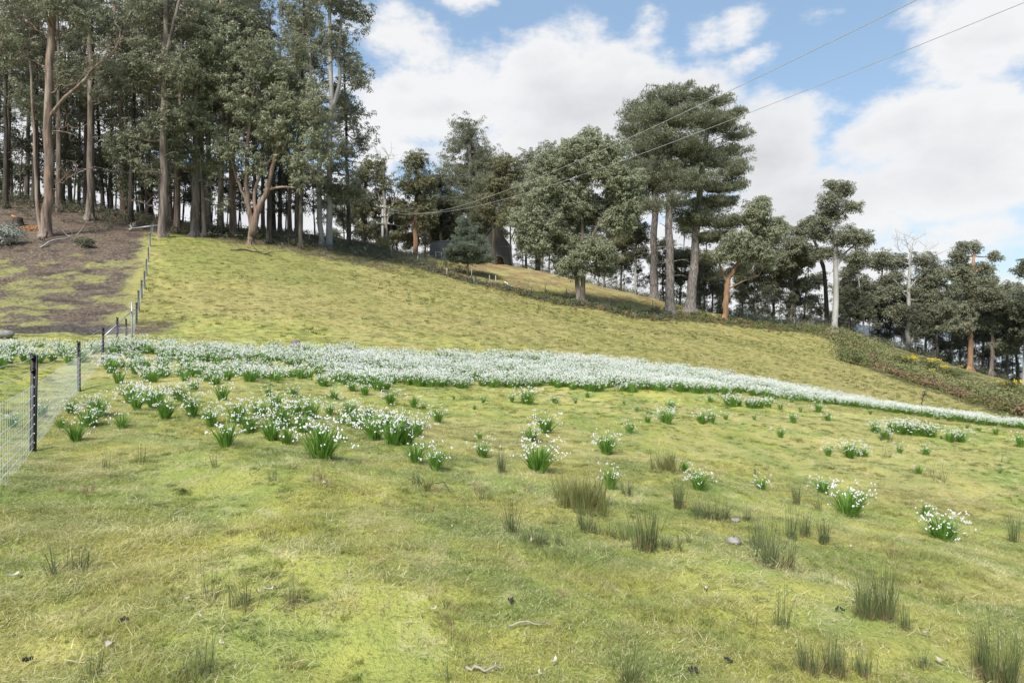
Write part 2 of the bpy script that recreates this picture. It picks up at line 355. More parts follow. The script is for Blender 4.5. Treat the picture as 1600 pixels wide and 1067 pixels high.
simple('litter', (.48, .40, .31), (.13, .09, .06), 3, .9, .1, wrnd=1.)
m, _, _ = newmat('sea'); t = NT(m)
t.surf((.34, .36, .38), .25, .5, t.bump(t.noise(t.pos(), .05, 3), .3, 1.0))
MT = MATS

# ---------------------------------------------------------------- ground, sea, far hills
def seg_d(x, y, pts):
    d = np.full(np.shape(x), 1e9)
    for (x0, y0), (x1, y1) in zip(pts[:-1], pts[1:]):
        vx, vy = x1-x0, y1-y0; tt = np.clip(((x-x0)*vx+(y-y0)*vy)/(vx*vx+vy*vy), 0, 1)
        d = np.minimum(d, np.hypot(x-x0-tt*vx, y-y0-tt*vy))
    return d
FENCE = [(52, 712, 9.2), (124, 614, 17.8), (160, 568, 24.3), (184, 546, 27.7), (198, 538, 31.5), (206, 541, 34.5),
         (213, 508, 39.5), (217, 490, 43.5), (221.5, 474, 47.5), (226, 455, 51.5), (229, 436, 55.5), (232, 412, 60), (234.5, 388, 65), (237, 376, 69), (240, 371, 72.5)]
FW = [((px-CX)/F*Z, Z) for px, py, Z in FENCE]
def side_of_fence(x, y):   # positive on the left
    fy = np.array([p[1] for p in FW]); fx = np.array([p[0] for p in FW])
    return np.interp(y, fy, fx, left=fx[0]-(-.56)*0, right=fx[-1]) - x
LINE = [(555, 393, 97), (640, 412, 92), (720, 436, 88), (800, 456, 84), (870, 474, 80), (960, 484, 84), (1050, 490, 90), (1130, 502, 93), (1215, 511, 96), (1290, 528, 96), (1340, 548, 88), (1400, 585, 70), (1500, 622, 61), (1600, 652, 54), (1750, 690, 48)]
LW = [((px-CX)/F*Z, Z) for px, py, Z in LINE]
def sm(v, a, b): tt = np.clip((v-a)/(b-a), 0, 1); return tt*tt*(3-2*tt)
def ground():
    az = np.concatenate([np.arange(-180, -52, 4.), np.arange(-52, 52, .22), np.arange(52, 180.1, 4.)]); az[-1] = 180
    rr = np.concatenate([[.05], np.geomspace(.6, 2500, 430)])
    AZ, RR = np.meshgrid(np.radians(az), rr)
    X = RR*np.sin(AZ); Y = RR*np.cos(AZ); Z = H(X, Y)
    n, k = X.shape
    i = np.arange(n-1)[:, None]*k; j = np.arange(k-1)[None]
    Q = np.stack([i+j, i+k+j, i+k+j+1, i+j+1], -1).reshape(-1, 4)
    x, y = X.ravel(), Y.ravel()
    s = side_of_fence(x, y); pxx = CX+F*x/np.maximum(y, 1); 
    bare = sm(s, -1.2, 2.6)*sm(y, 34.5, 37.5)*(.60+.3*sm(y, 54, 66))
    bare = np.maximum(bare, .95*sm(y+.06*np.abs(x+20)*0, 70, 77)*sm(-x, 8, 22))
    bare = np.maximum(bare, .75*sm(-np.abs(s)+3.0, 0, 2.2)*sm(-np.abs(y-38.5)+2.8, 0, 1.6))
    lush = sm(-s, .5, 3)*sm(-np.abs(s+8)+14, 0, 9)*sm(y, 52, 62)
    lush = np.maximum(lush, .25*sm(y, 3, 8)*sm(-y, -30, -14))
    dl = seg_d(x, y, LW); beyond = np.interp(x, [p[0] for p in LW], [p[1] for p in LW])
    tawny = .9*sm(y, 40, 62)*sm(-dl, -24, -4)*(y < beyond+3) + .80*sm(y, 34, 50)
    tawny = tawny*(.45+.55*sm(x, -40, -18))
    heath = sm(-dl, -4.2, -1.0)*sm(x, -24, -12)*1.0
    heath = np.maximum(heath, .95*(x > 50)*sm(y-beyond, -1, 2)*sm(-y, -190, -150))
    russet = sm(y-beyond, 2, 7)*sm(x, -20, -8)*sm(-x, -32, -24)*.52*sm(-y, -135, -118)
    char = .7*sm(s, 0, 1)*sm(-np.abs(y-37.5)+2.2, 0, 1.5)
    V = np.stack([x, y, Z.ravel()], -1)
    o = add_mesh('ground', V, Q, MT['pasture'], smooth=True, attr={'bare': ('POINT', bare), 'lush': ('POINT', lush), 'tawny': ('POINT', tawny), 'heath': ('POINT', heath), 'russet': ('POINT', russet), 'char': ('POINT', char)})
    tag(o, kind='structure')
ground()
o = add_mesh('sea', [(-20000, -20000, -60), (20000, -20000, -60), (20000, 30000, -60), (-20000, 30000, -60)], [[0, 1, 2, 3]], MT['sea']); tag(o, kind='structure')
def far_hills():
    xs = np.linspace(-9000, 12000, 160); V = []; ys = [9000, 9500, 10300, 11500]
    hh = 150+70*np.sin(xs/1500.)+45*np.sin(xs/640.+1)+18*np.sin(xs/230.)
    for f, y in zip((0, .55, 1, .3), ys): V += [(x, y, -65+(h+65)*f) for x, h in zip(xs, hh)]
    k = len(xs); Q = [[r*k+i, r*k+i+1, (r+1)*k+i+1, (r+1)*k+i] for r in range(3) for i in range(k-1)]
    tag(add_mesh('hills', V, Q, MT['hazed_hill'], smooth=True), kind='structure')
far_hills()
# ---------------------------------------------------------------- trees
def leaves(C, r, n, L, W, out=.9, up=.35, droop=.5, flat=.8, rad0=.45, upbias=.62, tuft=False, g=None):
    g = g or rng
    C = np.asarray(C, float); K = len(C); r = np.broadcast_to(np.asarray(r, float), (K,))
    u = g.normal(size=(K, n, 3)); u /= np.linalg.norm(u, axis=-1, keepdims=True)
    flip = (g.random((K, n)) < upbias) & (u[..., 2] < 0); u[..., 2] = np.where(flip, -u[..., 2], u[..., 2])
    rho = rad0+(1-rad0)*g.random((K, n, 1))**.6
    pos = C[:, None]+u*rho*r[:, None, None]*np.array([1, 1, flat])
    rv = g.normal(size=(K, n, 3))
    if tuft:
        ax = u*out+rv*.35+np.array([0, 0, up]); ax /= np.linalg.norm(ax, axis=-1, keepdims=True)
        nr = np.cross(ax, g.normal(size=(K, n, 3)))+u*.3; nr /= np.linalg.norm(nr, axis=-1, keepdims=True)
    else:
        nr = u*out+rv*.45+np.array([0, 0, up]); nr /= np.linalg.norm(nr, axis=-1, keepdims=True)
        ax = np.cross(nr, g.normal(size=(K, n, 3))); ax /= np.linalg.norm(ax, axis=-1, keepdims=True); ax[..., 2] -= droop
        ax /= np.linalg.norm(ax, axis=-1, keepdims=True)
    sd = np.cross(ax, nr); sd /= np.linalg.norm(sd, axis=-1, keepdims=True)+1e-9
    l = L*g.uniform(.6, 1.3, (K, n, 1)); wd = W*g.uniform(.7, 1.3, (K, n, 1))
    V = np.stack([pos, pos+ax*l*.45+sd*wd*.5, pos+ax*l, pos+ax*l*.45-sd*wd*.5], 2).reshape(-1, 3)
    Q = np.arange(K*n*4).reshape(-1, 4)
    rn = np.clip(np.repeat(g.uniform(.15, .85, K), n)+g.normal(size=K*n)*.18, 0, 1)
    return V, Q, rn
def bez(p0, p1, p2, n):
    t = np.linspace(0, 1, n)[:, None]; return (1-t)**2*p0+2*t*(1-t)*p1+t*t*p2
def sub_twigs(mb, P, r, k, L, depth, g):
    """bare forking twigs along a limb"""
    for _ in range(k):
        i = g.integers(len(P)//3, len(P)); b = P[i]; d = P[min(i+1, len(P)-1)]-P[max(i-1, 0)]; d = d/(np.linalg.norm(d)+1e-9)
        d2 = d*.6+g.normal(size=3)*.55+np.array([0, 0, .25]); d2 /= np.linalg.norm(d2)
        l = L*g.uniform(.5, 1.1); e = b+d2*l; mid = b+d2*l*.5+g.normal(size=3)*l*.10
        Q = bez(b, mid, e, 6); mb.tube(Q, np.linspace(r, r*.25, 6), 4, cap=False)
        if depth > 1: sub_twigs(mb, Q, r*.55, 3, L*.55, depth-1, g)
STY = {
 'gum':  dict(L=.32, W=.11, sub=7, n=34, cr=1.15, sr=.46, out=.9, up=.4, droop=.55, flat=.85, mat='gum_leaf'),
 'pine': dict(L=.36, W=.08, sub=7, n=30, cr=1.0, sr=.42, out=.9, up=.9, droop=0, flat=1.0, mat='pine_needle', tuft=True),
}
def grow(name, label, bark, stems, blobs, style='gum', nclump=60, loc=(0, 0, 0), rz=0, group=None, cat='tree', leafm=None, dead=(), seed=1, size=1., cr=None, limbs=1.0, branch_from=.35, link_root=True, flare=1.5, leafk=1.0, snags=0, twig_r=.05, layer=.28):
    """stems: [(polyline local, r0, r1)], blobs: [(x,y,z,rx,ry,rz,weight)] in metres from the base"""
    g = np.random.default_rng(seed); st = STY[style]
    root = empty(name, loc, rz); tag(root, label, cat, group)
    mb = MB(); SP = []
    for pts, r0, r1 in stems:
        pts = np.array(pts, float); tt = np.linspace(0, 1, len(pts)); m_ = 16
        ss = np.linspace(0, 1, m_)
        Pp = np.stack([np.interp(ss, tt, pts[:, i]) for i in range(3)], 1)
        for _ in range(2): Pp[1:-1] = (Pp[:-2]+Pp[1:-1]*2+Pp[2:])/4
        Pp[1:-1] += g.normal(size=(m_-2, 3))*r0*.13*np.array([1, 1, 0])
        rr = r0+(r1-r0)*ss**.85
        Pq = Pp; rq = rr
        if flare > 1 and pts[0][2] < .5:      # a wider foot
            foot = np.array([Pp[0]+[0, 0, -.5], Pp[0]+[0, 0, .0], Pp[0]*.75+Pp[1]*.25]); Pq = np.concatenate([foot, Pp[1:]]); rq = np.concatenate([[r0*flare*1.15, r0*flare, r0*1.12], rr[1:]])
        mb.tube(Pq, rq, 10); SP.append((Pp, rr))
        if r0 > .25 and flare > 1 and pts[0][2] < .5:
            for a in g.uniform(0, 6.28, 5):
                d = np.array([math.cos(a), math.sin(a), 0]); mb.tube([Pp[0]+d*r0*.5+[0, 0, .9], Pp[0]+d*r0*1.1+[0, 0, .25], Pp[0]+d*r0*2.1+[0, 0, -.25]], [r0*.3, r0*.32, r0*.15], 6)
    W_ = np.array([b[6] if len(b) > 6 else 1. for b in blobs]); vol = np.array([max(b[3], .5)*max(b[5], .5)*max(b[4], .5)**.5 for b in blobs])*W_ if blobs else np.array([])
    CL = []
    CR = (cr or st['cr'])*size
    for b, kk in zip(blobs, np.maximum(1, np.round(nclump*vol/vol.sum())).astype(int) if blobs else []):
        for _ in range(kk):
            u = g.normal(size=3); u /= np.linalg.norm(u); rho = g.random()**.42
            rr = np.maximum(np.array(b[3:6])-CR*.8, .15)
            CL.append(np.array(b[:3])+u*rho*rr*(g.uniform(1, 1.3) if style == 'pine' and g.random() < .25 else 1))
    CL = np.array(CL) if CL else np.zeros((0, 3))
    if style == 'pine' and len(CL): CL[:, 2] = CL[:, 2]*(1-layer)+layer*(np.round(CL[:, 2]/(1.7*size)+g.normal(size=len(CL))*.15)*(1.7*size))
    allp = np.concatenate([p for p, _ in SP]); allr = np.concatenate([r for _, r in SP])
    zt = allp[:, 2].max(); okn = allp[:, 2] > zt*branch_from*.6
    NP_ = [p for p in allp[okn]]; NR = [r for r in allr[okn]]; PAR = [-1]*len(NP_); COST = [0.]*len(NP_); nt_ = len(NP_)
    if len(CL):
        dm = np.min(np.linalg.norm(CL[:, None]-allp[okn][None], axis=-1), 1)
        for ci in np.argsort(dm):
            c = CL[ci]; arr = np.array(NP_); d = arr-c; L_ = np.linalg.norm(d, axis=1)
            rise = np.maximum(0, d[:, 2])          # limbs climb outwards
            sc = L_+rise*(1.1 if style == 'gum' else .5)+.30*np.array(COST)
            i_ = int(np.argmin(sc)); b = arr[i_]; dist = L_[i_]
            NP_.append(c-np.array([0, 0, CR*.25])); NR.append(0); PAR.append(i_); COST.append(COST[i_]+dist)
        cnt = np.zeros(len(NP_)); cnt[nt_:] = 1
        for i_ in range(len(NP_)-1, nt_-1, -1):
            if PAR[i_] >= nt_: cnt[PAR[i_]] += cnt[i_]
        for i_ in range(nt_, len(NP_)):
            b = NP_[PAR[i_]]; c = NP_[i_]; dist = np.linalg.norm(c-b); rr = .030*limbs*cnt[i_]**.5*size**.5+.012
            r1 = .030*limbs*max(cnt[i_]-1, .3)**.5*size**.5+.008
            if PAR[i_] < nt_: rr = min(rr*1.15, NR[PAR[i_]]*.75)
            mid = (b+c)/2+g.normal(size=3)*dist*.10+np.array([0, 0, -.06*dist])
            mb.tube(bez(b, mid, c, 6), np.linspace(rr, min(r1, rr), 6), 5, cap=False)
    for pts, r0 in dead:
        pts = np.array(pts, float); m_ = 10; tt = np.linspace(0, 1, len(pts)); ss = np.linspace(0, 1, m_)
        Pp = np.stack([np.interp(ss, tt, pts[:, i]) for i in range(3)], 1); Pp[1:] += g.normal(size=(m_-1, 3))*.10
        mb.tube(Pp, np.linspace(r0, r0*.25, m_), 6, cap=False); sub_twigs(mb, Pp, max(r0*.4, twig_r), 6, 2.2*size, 2, g)
    for _ in range(snags):
        p, r = SP[0]; i = g.integers(3, 12); a = g.uniform(0, 6.28); l = g.uniform(1.5, 4)
        e = p[i]+np.array([math.cos(a)*l, math.sin(a)*l, g.uniform(-.3, .9)*l*.5]); Q = bez(p[i], (p[i]+e)/2+[0, 0, .3], e, 6)
        mb.tube(Q, np.linspace(.08, .02, 6), 4, cap=False); sub_twigs(mb, Q, .03, 3, 1.2, 1, g)
    mb.build('trunk', MT[bark], root)
    if len(CL):
        ns = st['sub']
        if style == 'pine':
            ax_ = np.array([np.interp(CL[:, 2], SP[0][0][:, 2], SP[0][0][:, i_]) for i_ in (0, 1)]).T
            dr = np.concatenate([CL[:, :2]-ax_, np.zeros((len(CL), 1))], 1); dr /= np.linalg.norm(dr, axis=1)[:, None]+1e-6
            tq = np.tile(np.linspace(-1.1, 1.5, ns), len(CL))[:, None]*CR*.95; dr = np.repeat(dr, ns, 0)
            sc_p = np.repeat(CL, ns, 0)+dr*tq+np.array([0, 0, 1.])*(np.maximum(tq, 0)**1.5*.38)+g.normal(size=(len(CL)*ns, 3))*CR*np.array([.30, .30, .20])
        sc = sc_p if style == 'pine' else np.repeat(CL, ns, 0)+np.clip(g.normal(size=(len(CL)*ns, 3)), -1.6, 1.6)*CR*(.60 if style == 'gum' else .72)*np.array([1, 1, .8 if style == 'gum' else .62])
        V, Q, rn = leaves(sc, st['sr']*size*g.uniform(.7, 1.25, len(sc)), int(st['n']*leafk), st['L']*size**.5, st['W']*size**.5, st['out'], st['up'], st['droop'], st['flat'], tuft=st.get('tuft', False), g=g)
        add_mesh('crown', V, Q, MT[leafm or st['mat']], root, False, {'rnd': ('FACE', rn)})
    KID[root.name] = kids(root)
    return root
def hero(name, label, bark, px, py, stems, blobs, Z=None, wpx=12, **kw):
    """a tree described by what it measures in the photograph (pixels), turned into metres at its own distance"""
    b = atd(px, Z) if Z else hit(px, py)
    k = b.y/F; yy = (HY - b.z/k)
    L = lambda q: ((q[0]-px)*k, (q[2] if len(q) > 2 else 0), (yy-q[1])*k)
    S = [([L(q) for q in s[0]], s[1]*k/2, s[2]*k/2) for s in stems]
    B = []
    g = random.Random(int(px*7+py)); kk_ = kw.pop('fat', 1.12)
    for q in blobs:
        rx, rz_ = q[2]*k*kk_, q[3]*k*kk_; dep = q[4] if len(q) > 4 else g.uniform(-.35, .35)*rx
        B.append(((q[0]-px)*k, dep, (yy-q[1])*k, rx, (rx+rz_)/2*.95, rz_, q[5] if len(q) > 5 else 1))
    dead = [([L(q) for q in d[0]], d[1]*k/2) for d in kw.pop('deadpx', ())]
    kw.setdefault('seed', int(px))
    return grow(name, label, bark, S, B, loc=b, dead=dead, **kw)

FW_G = 'gum trees along the front of the forest'
hero('gum_tree', 'pink barked gum at the far left of the forest edge with a bare limb', 'bark_pink', 72, 370,
  [([(72,370),(75,330),(76,250),(75,150),(78,70),(84,0),(86,-60)], 16, 9), ([(68,372),(60,340),(57,300),(55,250),(52,180),(46,90)], 8, 3)],
  [(55,-20,75,60),(10,70,50,50),(120,20,55,45),(30,150,30,30,2)], nclump=75,
  deadpx=[([(78,182),(100,160),(125,130),(150,105),(172,85),(188,62)], 6), ([(78,64),(98,55),(115,40),(130,15)], 4), ([(74,60),(58,45),(38,28)], 4), ([(76,150),(96,134),(120,130)], 3), ([(20,90),(34,80),(46,62)], 3), ([(77,110),(60,96),(48,100)], 2.5), ([(76,215),(92,200),(112,196)], 2), ([(78,300),(95,285),(122,270)], 2.5)], group=FW_G)
hero('gum_tree', 'straight grey gum trunk standing between the pink barked gum and the fence top', 'bark_grey', 140, 343,
  [([(140,343),(143,250),(142,150),(140,60),(142,-30)], 12, 7)], [(150,20,55,55),(115,110,30,40),(170,130,35,40),(165,200,30,30,3,.6)], nclump=70, snags=6, group=FW_G)
hero('gum_tree', 'tall grey gum just right of the top end of the wire fence', 'bark_grey', 253, 370,
  [([(253,370),(256,280),(255,180),(258,80),(262,-60)], 13, 7), ([(258,90),(268,50),(285,-20)], 6, 4)],
  [(240,10,70,60),(215,110,45,50),(285,110,38,45),(232,215,48,48),(262,180,30,40),(200,240,38,34),(245,265,30,28)], nclump=140, snags=9, deadpx=[([(250,330),(236,322),(222,318)], 2.5), ([(256,120),(235,95),(215,80)], 3), ([(258,60),(280,40),(300,15)], 3)], group=FW_G)
hero('gum_tree', 'thick trunked gum under low drooping grey foliage, second to the right of the wire fence', 'bark_grey', 306, 370,
  [([(306,370),(305,300),(307,200),(305,100),(312,-40)], 15, 8), ([(318,366),(317,310),(312,260),(310,220)], 7, 3)],
  [(325,20,62,55),(345,85,45,45),(300,110,40,45),(308,195,45,48),(285,245,36,36),(325,250,32,40),(330,320,18,28,1,.7),(290,180,35,35)], nclump=130, leafm='gum_leaf_pale', group=FW_G)
hero('gum_tree', 'spreading gum with forked pink stems and a big rounded crown', 'bark_pink', 392, 382,
  [([(392,382),(393,350),(388,320),(384,270),(388,200),(400,110)], 11, 4), ([(394,370),(400,335),(414,305),(424,275),(440,200),(452,130)], 12, 4), ([(400,340),(396,300),(410,262),(430,245),(450,230)], 6, 3), ([(412,298),(440,292),(470,294)], 5, 2), ([(388,320),(370,280),(356,230)], 6, 2)],
  [(400,100,52,50),(440,120,50,55),(455,185,50,48),(480,240,45,42),(430,205,45,45),(380,170,40,45),(360,235,32,34),(400,260,36,28),(500,190,30,55),(470,290,30,18,0,.5),(350,120,38,45),(485,150,25,35)], nclump=210, leafm='gum_leaf_pale', group=FW_G, branch_from=.2)
hero('gum_tree', 'twin pale smooth trunked gum with a tall ragged crown at the forest end', 'bark_pale', 508, 385,
  [([(503,385),(499,340),(497,290),(500,230),(506,180)], 9, 6), ([(514,387),(514,330),(514,250),(516,190),(520,150),(514,90),(516,30),(516,-40)], 10, 5), ([(520,170),(532,130),(528,90),(535,20)], 7, 3), ([(500,230),(488,150),(482,60),(485,-20)], 6, 3)],
  [(520,-10,62,38),(470,25,42,42),(555,20,32,34),(520,60,40,36),(485,90,32,42),(545,95,26,32),(560,130,20,22),(520,150,28,40,4),(510,215,36,42),(535,240,22,45),(545,300,34,36),(520,290,30,36),(558,188,12,22),(572,120,9,14,0,.7),(562,205,10,12)], nclump=200, cat='tree', group=FW_G)
hero('gum_tree', 'slim gum with olive foliage rising behind the spreading pink stemmed gum', 'bark_grey', 345, 365,
  [([(345,365),(346,250),(350,120),(352,20)], 9, 4)], [(365,60,40,50),(345,140,30,40),(400,40,35,40),(375,10,50,40)], nclump=80, leafm='gum_leaf_olive', Z=86, group=FW_G)

# ---- the deep forest: trunks in rows behind the front trees
protos = []
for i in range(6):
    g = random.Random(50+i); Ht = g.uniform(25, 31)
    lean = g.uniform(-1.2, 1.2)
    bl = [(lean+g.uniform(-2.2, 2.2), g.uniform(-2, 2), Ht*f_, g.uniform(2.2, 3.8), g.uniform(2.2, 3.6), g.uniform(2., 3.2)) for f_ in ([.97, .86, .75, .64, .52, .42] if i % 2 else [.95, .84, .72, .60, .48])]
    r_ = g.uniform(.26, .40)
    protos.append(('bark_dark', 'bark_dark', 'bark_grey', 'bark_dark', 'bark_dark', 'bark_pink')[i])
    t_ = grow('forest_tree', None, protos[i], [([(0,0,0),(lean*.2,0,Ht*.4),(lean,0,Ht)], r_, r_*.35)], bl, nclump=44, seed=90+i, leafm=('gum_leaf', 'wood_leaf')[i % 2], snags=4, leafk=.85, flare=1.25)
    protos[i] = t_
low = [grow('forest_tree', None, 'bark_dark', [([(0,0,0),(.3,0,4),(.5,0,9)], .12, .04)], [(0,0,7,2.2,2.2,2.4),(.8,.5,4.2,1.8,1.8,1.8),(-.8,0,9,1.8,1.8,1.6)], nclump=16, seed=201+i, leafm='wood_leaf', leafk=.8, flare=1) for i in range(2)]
row = []
gg = random.Random(4)
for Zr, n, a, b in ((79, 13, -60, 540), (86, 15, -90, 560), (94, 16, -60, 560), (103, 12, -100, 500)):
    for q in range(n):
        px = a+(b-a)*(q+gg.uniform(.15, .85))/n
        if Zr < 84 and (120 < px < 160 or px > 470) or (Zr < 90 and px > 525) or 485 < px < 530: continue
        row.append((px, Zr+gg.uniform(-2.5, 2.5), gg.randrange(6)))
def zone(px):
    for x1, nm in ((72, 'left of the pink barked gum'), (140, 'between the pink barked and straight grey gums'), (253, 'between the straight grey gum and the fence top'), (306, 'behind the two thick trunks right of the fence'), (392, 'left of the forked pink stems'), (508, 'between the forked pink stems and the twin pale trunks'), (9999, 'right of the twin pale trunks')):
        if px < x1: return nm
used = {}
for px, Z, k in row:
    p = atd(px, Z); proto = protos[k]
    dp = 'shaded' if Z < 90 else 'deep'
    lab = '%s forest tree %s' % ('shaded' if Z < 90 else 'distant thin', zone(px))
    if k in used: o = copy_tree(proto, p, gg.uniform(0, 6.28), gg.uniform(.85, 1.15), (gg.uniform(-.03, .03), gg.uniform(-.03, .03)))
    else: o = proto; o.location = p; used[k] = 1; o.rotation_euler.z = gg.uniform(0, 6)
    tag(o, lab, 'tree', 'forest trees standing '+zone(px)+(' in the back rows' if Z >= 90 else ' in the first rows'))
for i, (px, Z) in enumerate([(30, 88), (115, 92), (180, 83), (215, 95), (330, 93), (372, 90), (-30, 80), (440, 97), (60, 97), (95, 84), (150, 98), (240, 90), (285, 96), (200, 80), (10, 100), (170, 90), (320, 99), (270, 86)]+[(q*23-60, 98+q*7 % 11) for q in range(27)]):
    p = atd(px, Z); o = low[i] if i < 2 else copy_tree(low[i % 2], p, gg.uniform(0, 6.28), gg.uniform(.8, 1.2)); o.location = p
    tag(o, 'low leafy sapling under the trees '+zone(px), 'tree', 'young trees under the forest '+zone(px))

# ---- middle group by the sheds
hero('gum_tree', 'grey green gum whose crown sits left of the power pole', 'bark_grey', 568, 392, [([(568,392),(566,340),(572,280),(580,250)], 7, 3)],
  [(570,275,24,28),(590,262,20,18),(562,320,22,30),(585,320,22,30),(600,290,20,25),(575,360,22,14)], Z=122, nclump=130, leafm='gum_leaf_olive')
hero('dead_tree', 'bare dead tree standing directly behind the power pole', 'dead_wood', 606, 392, [([(604,392),(602,330),(598,280),(600,250),(603,244)], 6, 3)], [], Z=121,
  deadpx=[([(600,262),(596,250),(592,238)], 1.5), ([(601,258),(608,246),(612,238)], 1.5), ([(605,350),(612,320),(620,295),(632,285)], 2.5), ([(602,330),(590,300),(585,290)], 2), ([(606,330),(622,308),(640,298)], 2)], twig_r=.04)
hero('gum_tree', 'tall gum with a smooth orange brown trunk just right of the power pole', 'bark_red', 649, 398, [([(649,398),(649,350),(651,300),(652,250),(653,240)], 8.5, 4)],
  [(652,255,24,22),(640,290,26,24),(665,290,22,26),(630,330,24,26),(668,335,22,26),(645,370,22,14,4),(620,365,20,16,5)], Z=117, nclump=170, leafm='gum_leaf_olive')
hero('pine_tree', 'tall dark conical pine rising behind the water tank', 'bark_pine', 735, 405, [([(735,405),(735,330),(734,250),(733,195)], 12, 4)],
  [(732,202,22,18),(728,225,34,20),(740,250,46,24),(725,275,44,24),(745,300,50,24),(715,320,36,24),(748,335,46,24),(730,360,46,22),(770,270,20,24),(700,330,24,22),(785,310,20,22),(695,365,24,18)], Z=128, style='pine', nclump=600, size=1.1, fat=1.2)
hero('gum_tree', 'gum with yellowish foliage and a slim dark trunk in front of the timber shed', 'bark_dark', 773, 413, [([(772,413),(771,360),(772,310),(776,260)], 7, 3)],
  [(785,255,24,16),(800,275,26,20),(775,290,24,24),(805,310,20,24),(760,320,18,22),(780,345,22,12)], Z=111, nclump=130, leafm='gum_leaf_olive')
hero('conifer', 'small blue green conifer standing alone in front of the water tank', 'bark_dark', 731, 432, [([(731,434),(731,400),(730,370),(727,345)], 4, 1)],
  [(726,350,7,10),(728,365,14,9),(732,380,22,10),(730,393,27,10),(732,405,28,9),(715,398,16,8),(750,408,14,8)], style='pine', nclump=230, size=.6, leafm='blue_needle', leafk=1.2, fat=1.25)
hero('gum_tree', 'broad rounded gum crown showing above and left of the big pale crowned gum', 'bark_grey', 840, 425, [([(840,425),(838,350),(836,260)], 9, 4)],
  [(835,245,32,20),(860,235,24,20),(815,270,26,24),(850,290,40,34)], Z=122, nclump=85, leafm='gum_leaf')
hero('gum_tree', 'big pale green gum standing alone in the middle with branches down to the ground', 'bark_grey', 908, 474,
  [([(904,476),(902,440),(898,410),(890,370),(878,320)], 9, 4), ([(911,476),(911,440),(913,400),(908,350),(905,290),(910,230)], 9, 3), ([(910,420),(920,380),(940,340),(965,310)], 6, 3), ([(912,400),(930,372),(960,370)], 4, 2), ([(900,430),(880,400),(850,385)], 4, 2)],
  [(922,218,22,16),(905,240,34,20),(950,240,28,20),(870,262,36,26),(930,268,36,24),(850,300,38,28),(890,310,36,28),(970,285,32,26),(975,335,30,24),(835,345,34,28),(880,370,32,26),(960,350,26,18),(835,385,30,22),(925,395,36,24),(890,415,30,16),(945,415,28,14,3,.7),(980,315,26,30),(930,325,34,28,2,.9),(905,350,30,24,3,.7)], nclump=720, leafm='gum_leaf_pale', cr=1.15, leafk=1.2, fat=1.3)
hero('pine_tree', 'leftmost and farthest trunk of the tall pine cluster', 'bark_pine', 1022, 467, [([(1022,467),(1022,400),(1024,300),(1030,220)], 14, 7)],
  [(1010,180,32,24),(995,205,22,24),(1015,235,36,28),(1000,270,30,24),(1030,290,36,24),(1010,330,26,18,0,.5)], style='pine', nclump=260, Z=104, size=1.15, leafm='pine_needle', snags=3)
hero('pine_tree', 'tallest pine with a straight grey trunk in the centre of the pine cluster', 'bark_pine', 1047, 489, [([(1047,489),(1047,420),(1045,320),(1047,220),(1055,150)], 16, 6)],
  [(1050,155,34,20),(1085,152,22,16),(1065,142,14,9),(1100,150,10,9),(1028,160,12,10),(1030,190,38,24),(1070,195,40,24),(1050,230,44,24),(1085,245,36,24),(1035,270,36,22),(1075,290,44,20),(1050,320,40,16,0,.5)], style='pine', nclump=420, size=1.05, snags=16, layer=.3)
hero('pine_tree', 'leaning pine on the right of the pine cluster with layered branches against the sky', 'bark_pine', 1078, 488, [([(1078,488),(1084,420),(1088,370),(1094,280),(1105,200),(1115,165)], 17, 5)],
  [(1120,165,24,14),(1128,155,10,7),(1140,188,22,14),(1160,210,10,7),(1158,245,10,7),(1120,205,30,18),(1148,212,20,10),(1135,240,28,16),(1110,250,34,20),(1140,268,26,14),(1128,290,34,16),(1148,296,18,8),(1110,320,38,16),(1090,345,40,16),(1130,355,34,16),(1110,375,36,14),(1125,320,32,12)], style='pine', nclump=400, size=1.0, snags=8, fat=1.0, layer=.5)
hero('gum_tree', 'small gum with a bright orange trunk below the right side of the pines', 'bark_red', 1133, 501, [([(1133,502),(1134,470),(1137,440),(1146,420)], 10, 7), ([(1137,442),(1128,425),(1124,410),(1126,395)], 4, 2), ([(1146,422),(1160,400),(1170,375),(1180,330)], 5, 2), ([(1140,450),(1160,440),(1185,430)], 3, 1)],
  [(1150,385,34,26),(1180,340,24,30),(1200,365,26,22),(1130,400,20,18),(1185,400,30,20),(1215,355,20,20),(1165,420,22,12,2,.6),(1190,320,12,14)], nclump=230, cr=.95, leafm='gum_leaf_pale')
hero('gum_tree', 'tall pale trunked gum standing clear on the crest, left of the dead topped tree', 'bark_pale', 1305, 520, [([(1305,522),(1306,470),(1306,420),(1305,370),(1310,320),(1308,292)], 10, 4), ([(1306,420),(1320,395),(1340,380)], 4, 2)],
  [(1298,288,10,8),(1318,300,22,16),(1295,315,20,16),(1325,325,18,12),(1300,335,26,16),(1290,365,24,14),(1320,370,28,18),(1345,378,20,16),(1300,395,24,14),(1335,405,24,14),(1280,350,18,12)], nclump=230, cr=.8, fat=1.15, leafk=.75)
hero('gum_tree', 'dark forked gum close behind the left side of the pale crest gum', 'bark_dark', 1292, 518, [([(1292,518),(1291,470),(1289,420),(1275,380),(1262,350)], 8, 3), ([(1289,430),(1280,400),(1255,380)], 4, 2)],
  [(1255,360,20,16),(1240,385,22,20),(1270,350,18,14),(1230,410,20,20),(1265,400,20,16)], Z=112, nclump=140, cr=.8, fat=1.0)
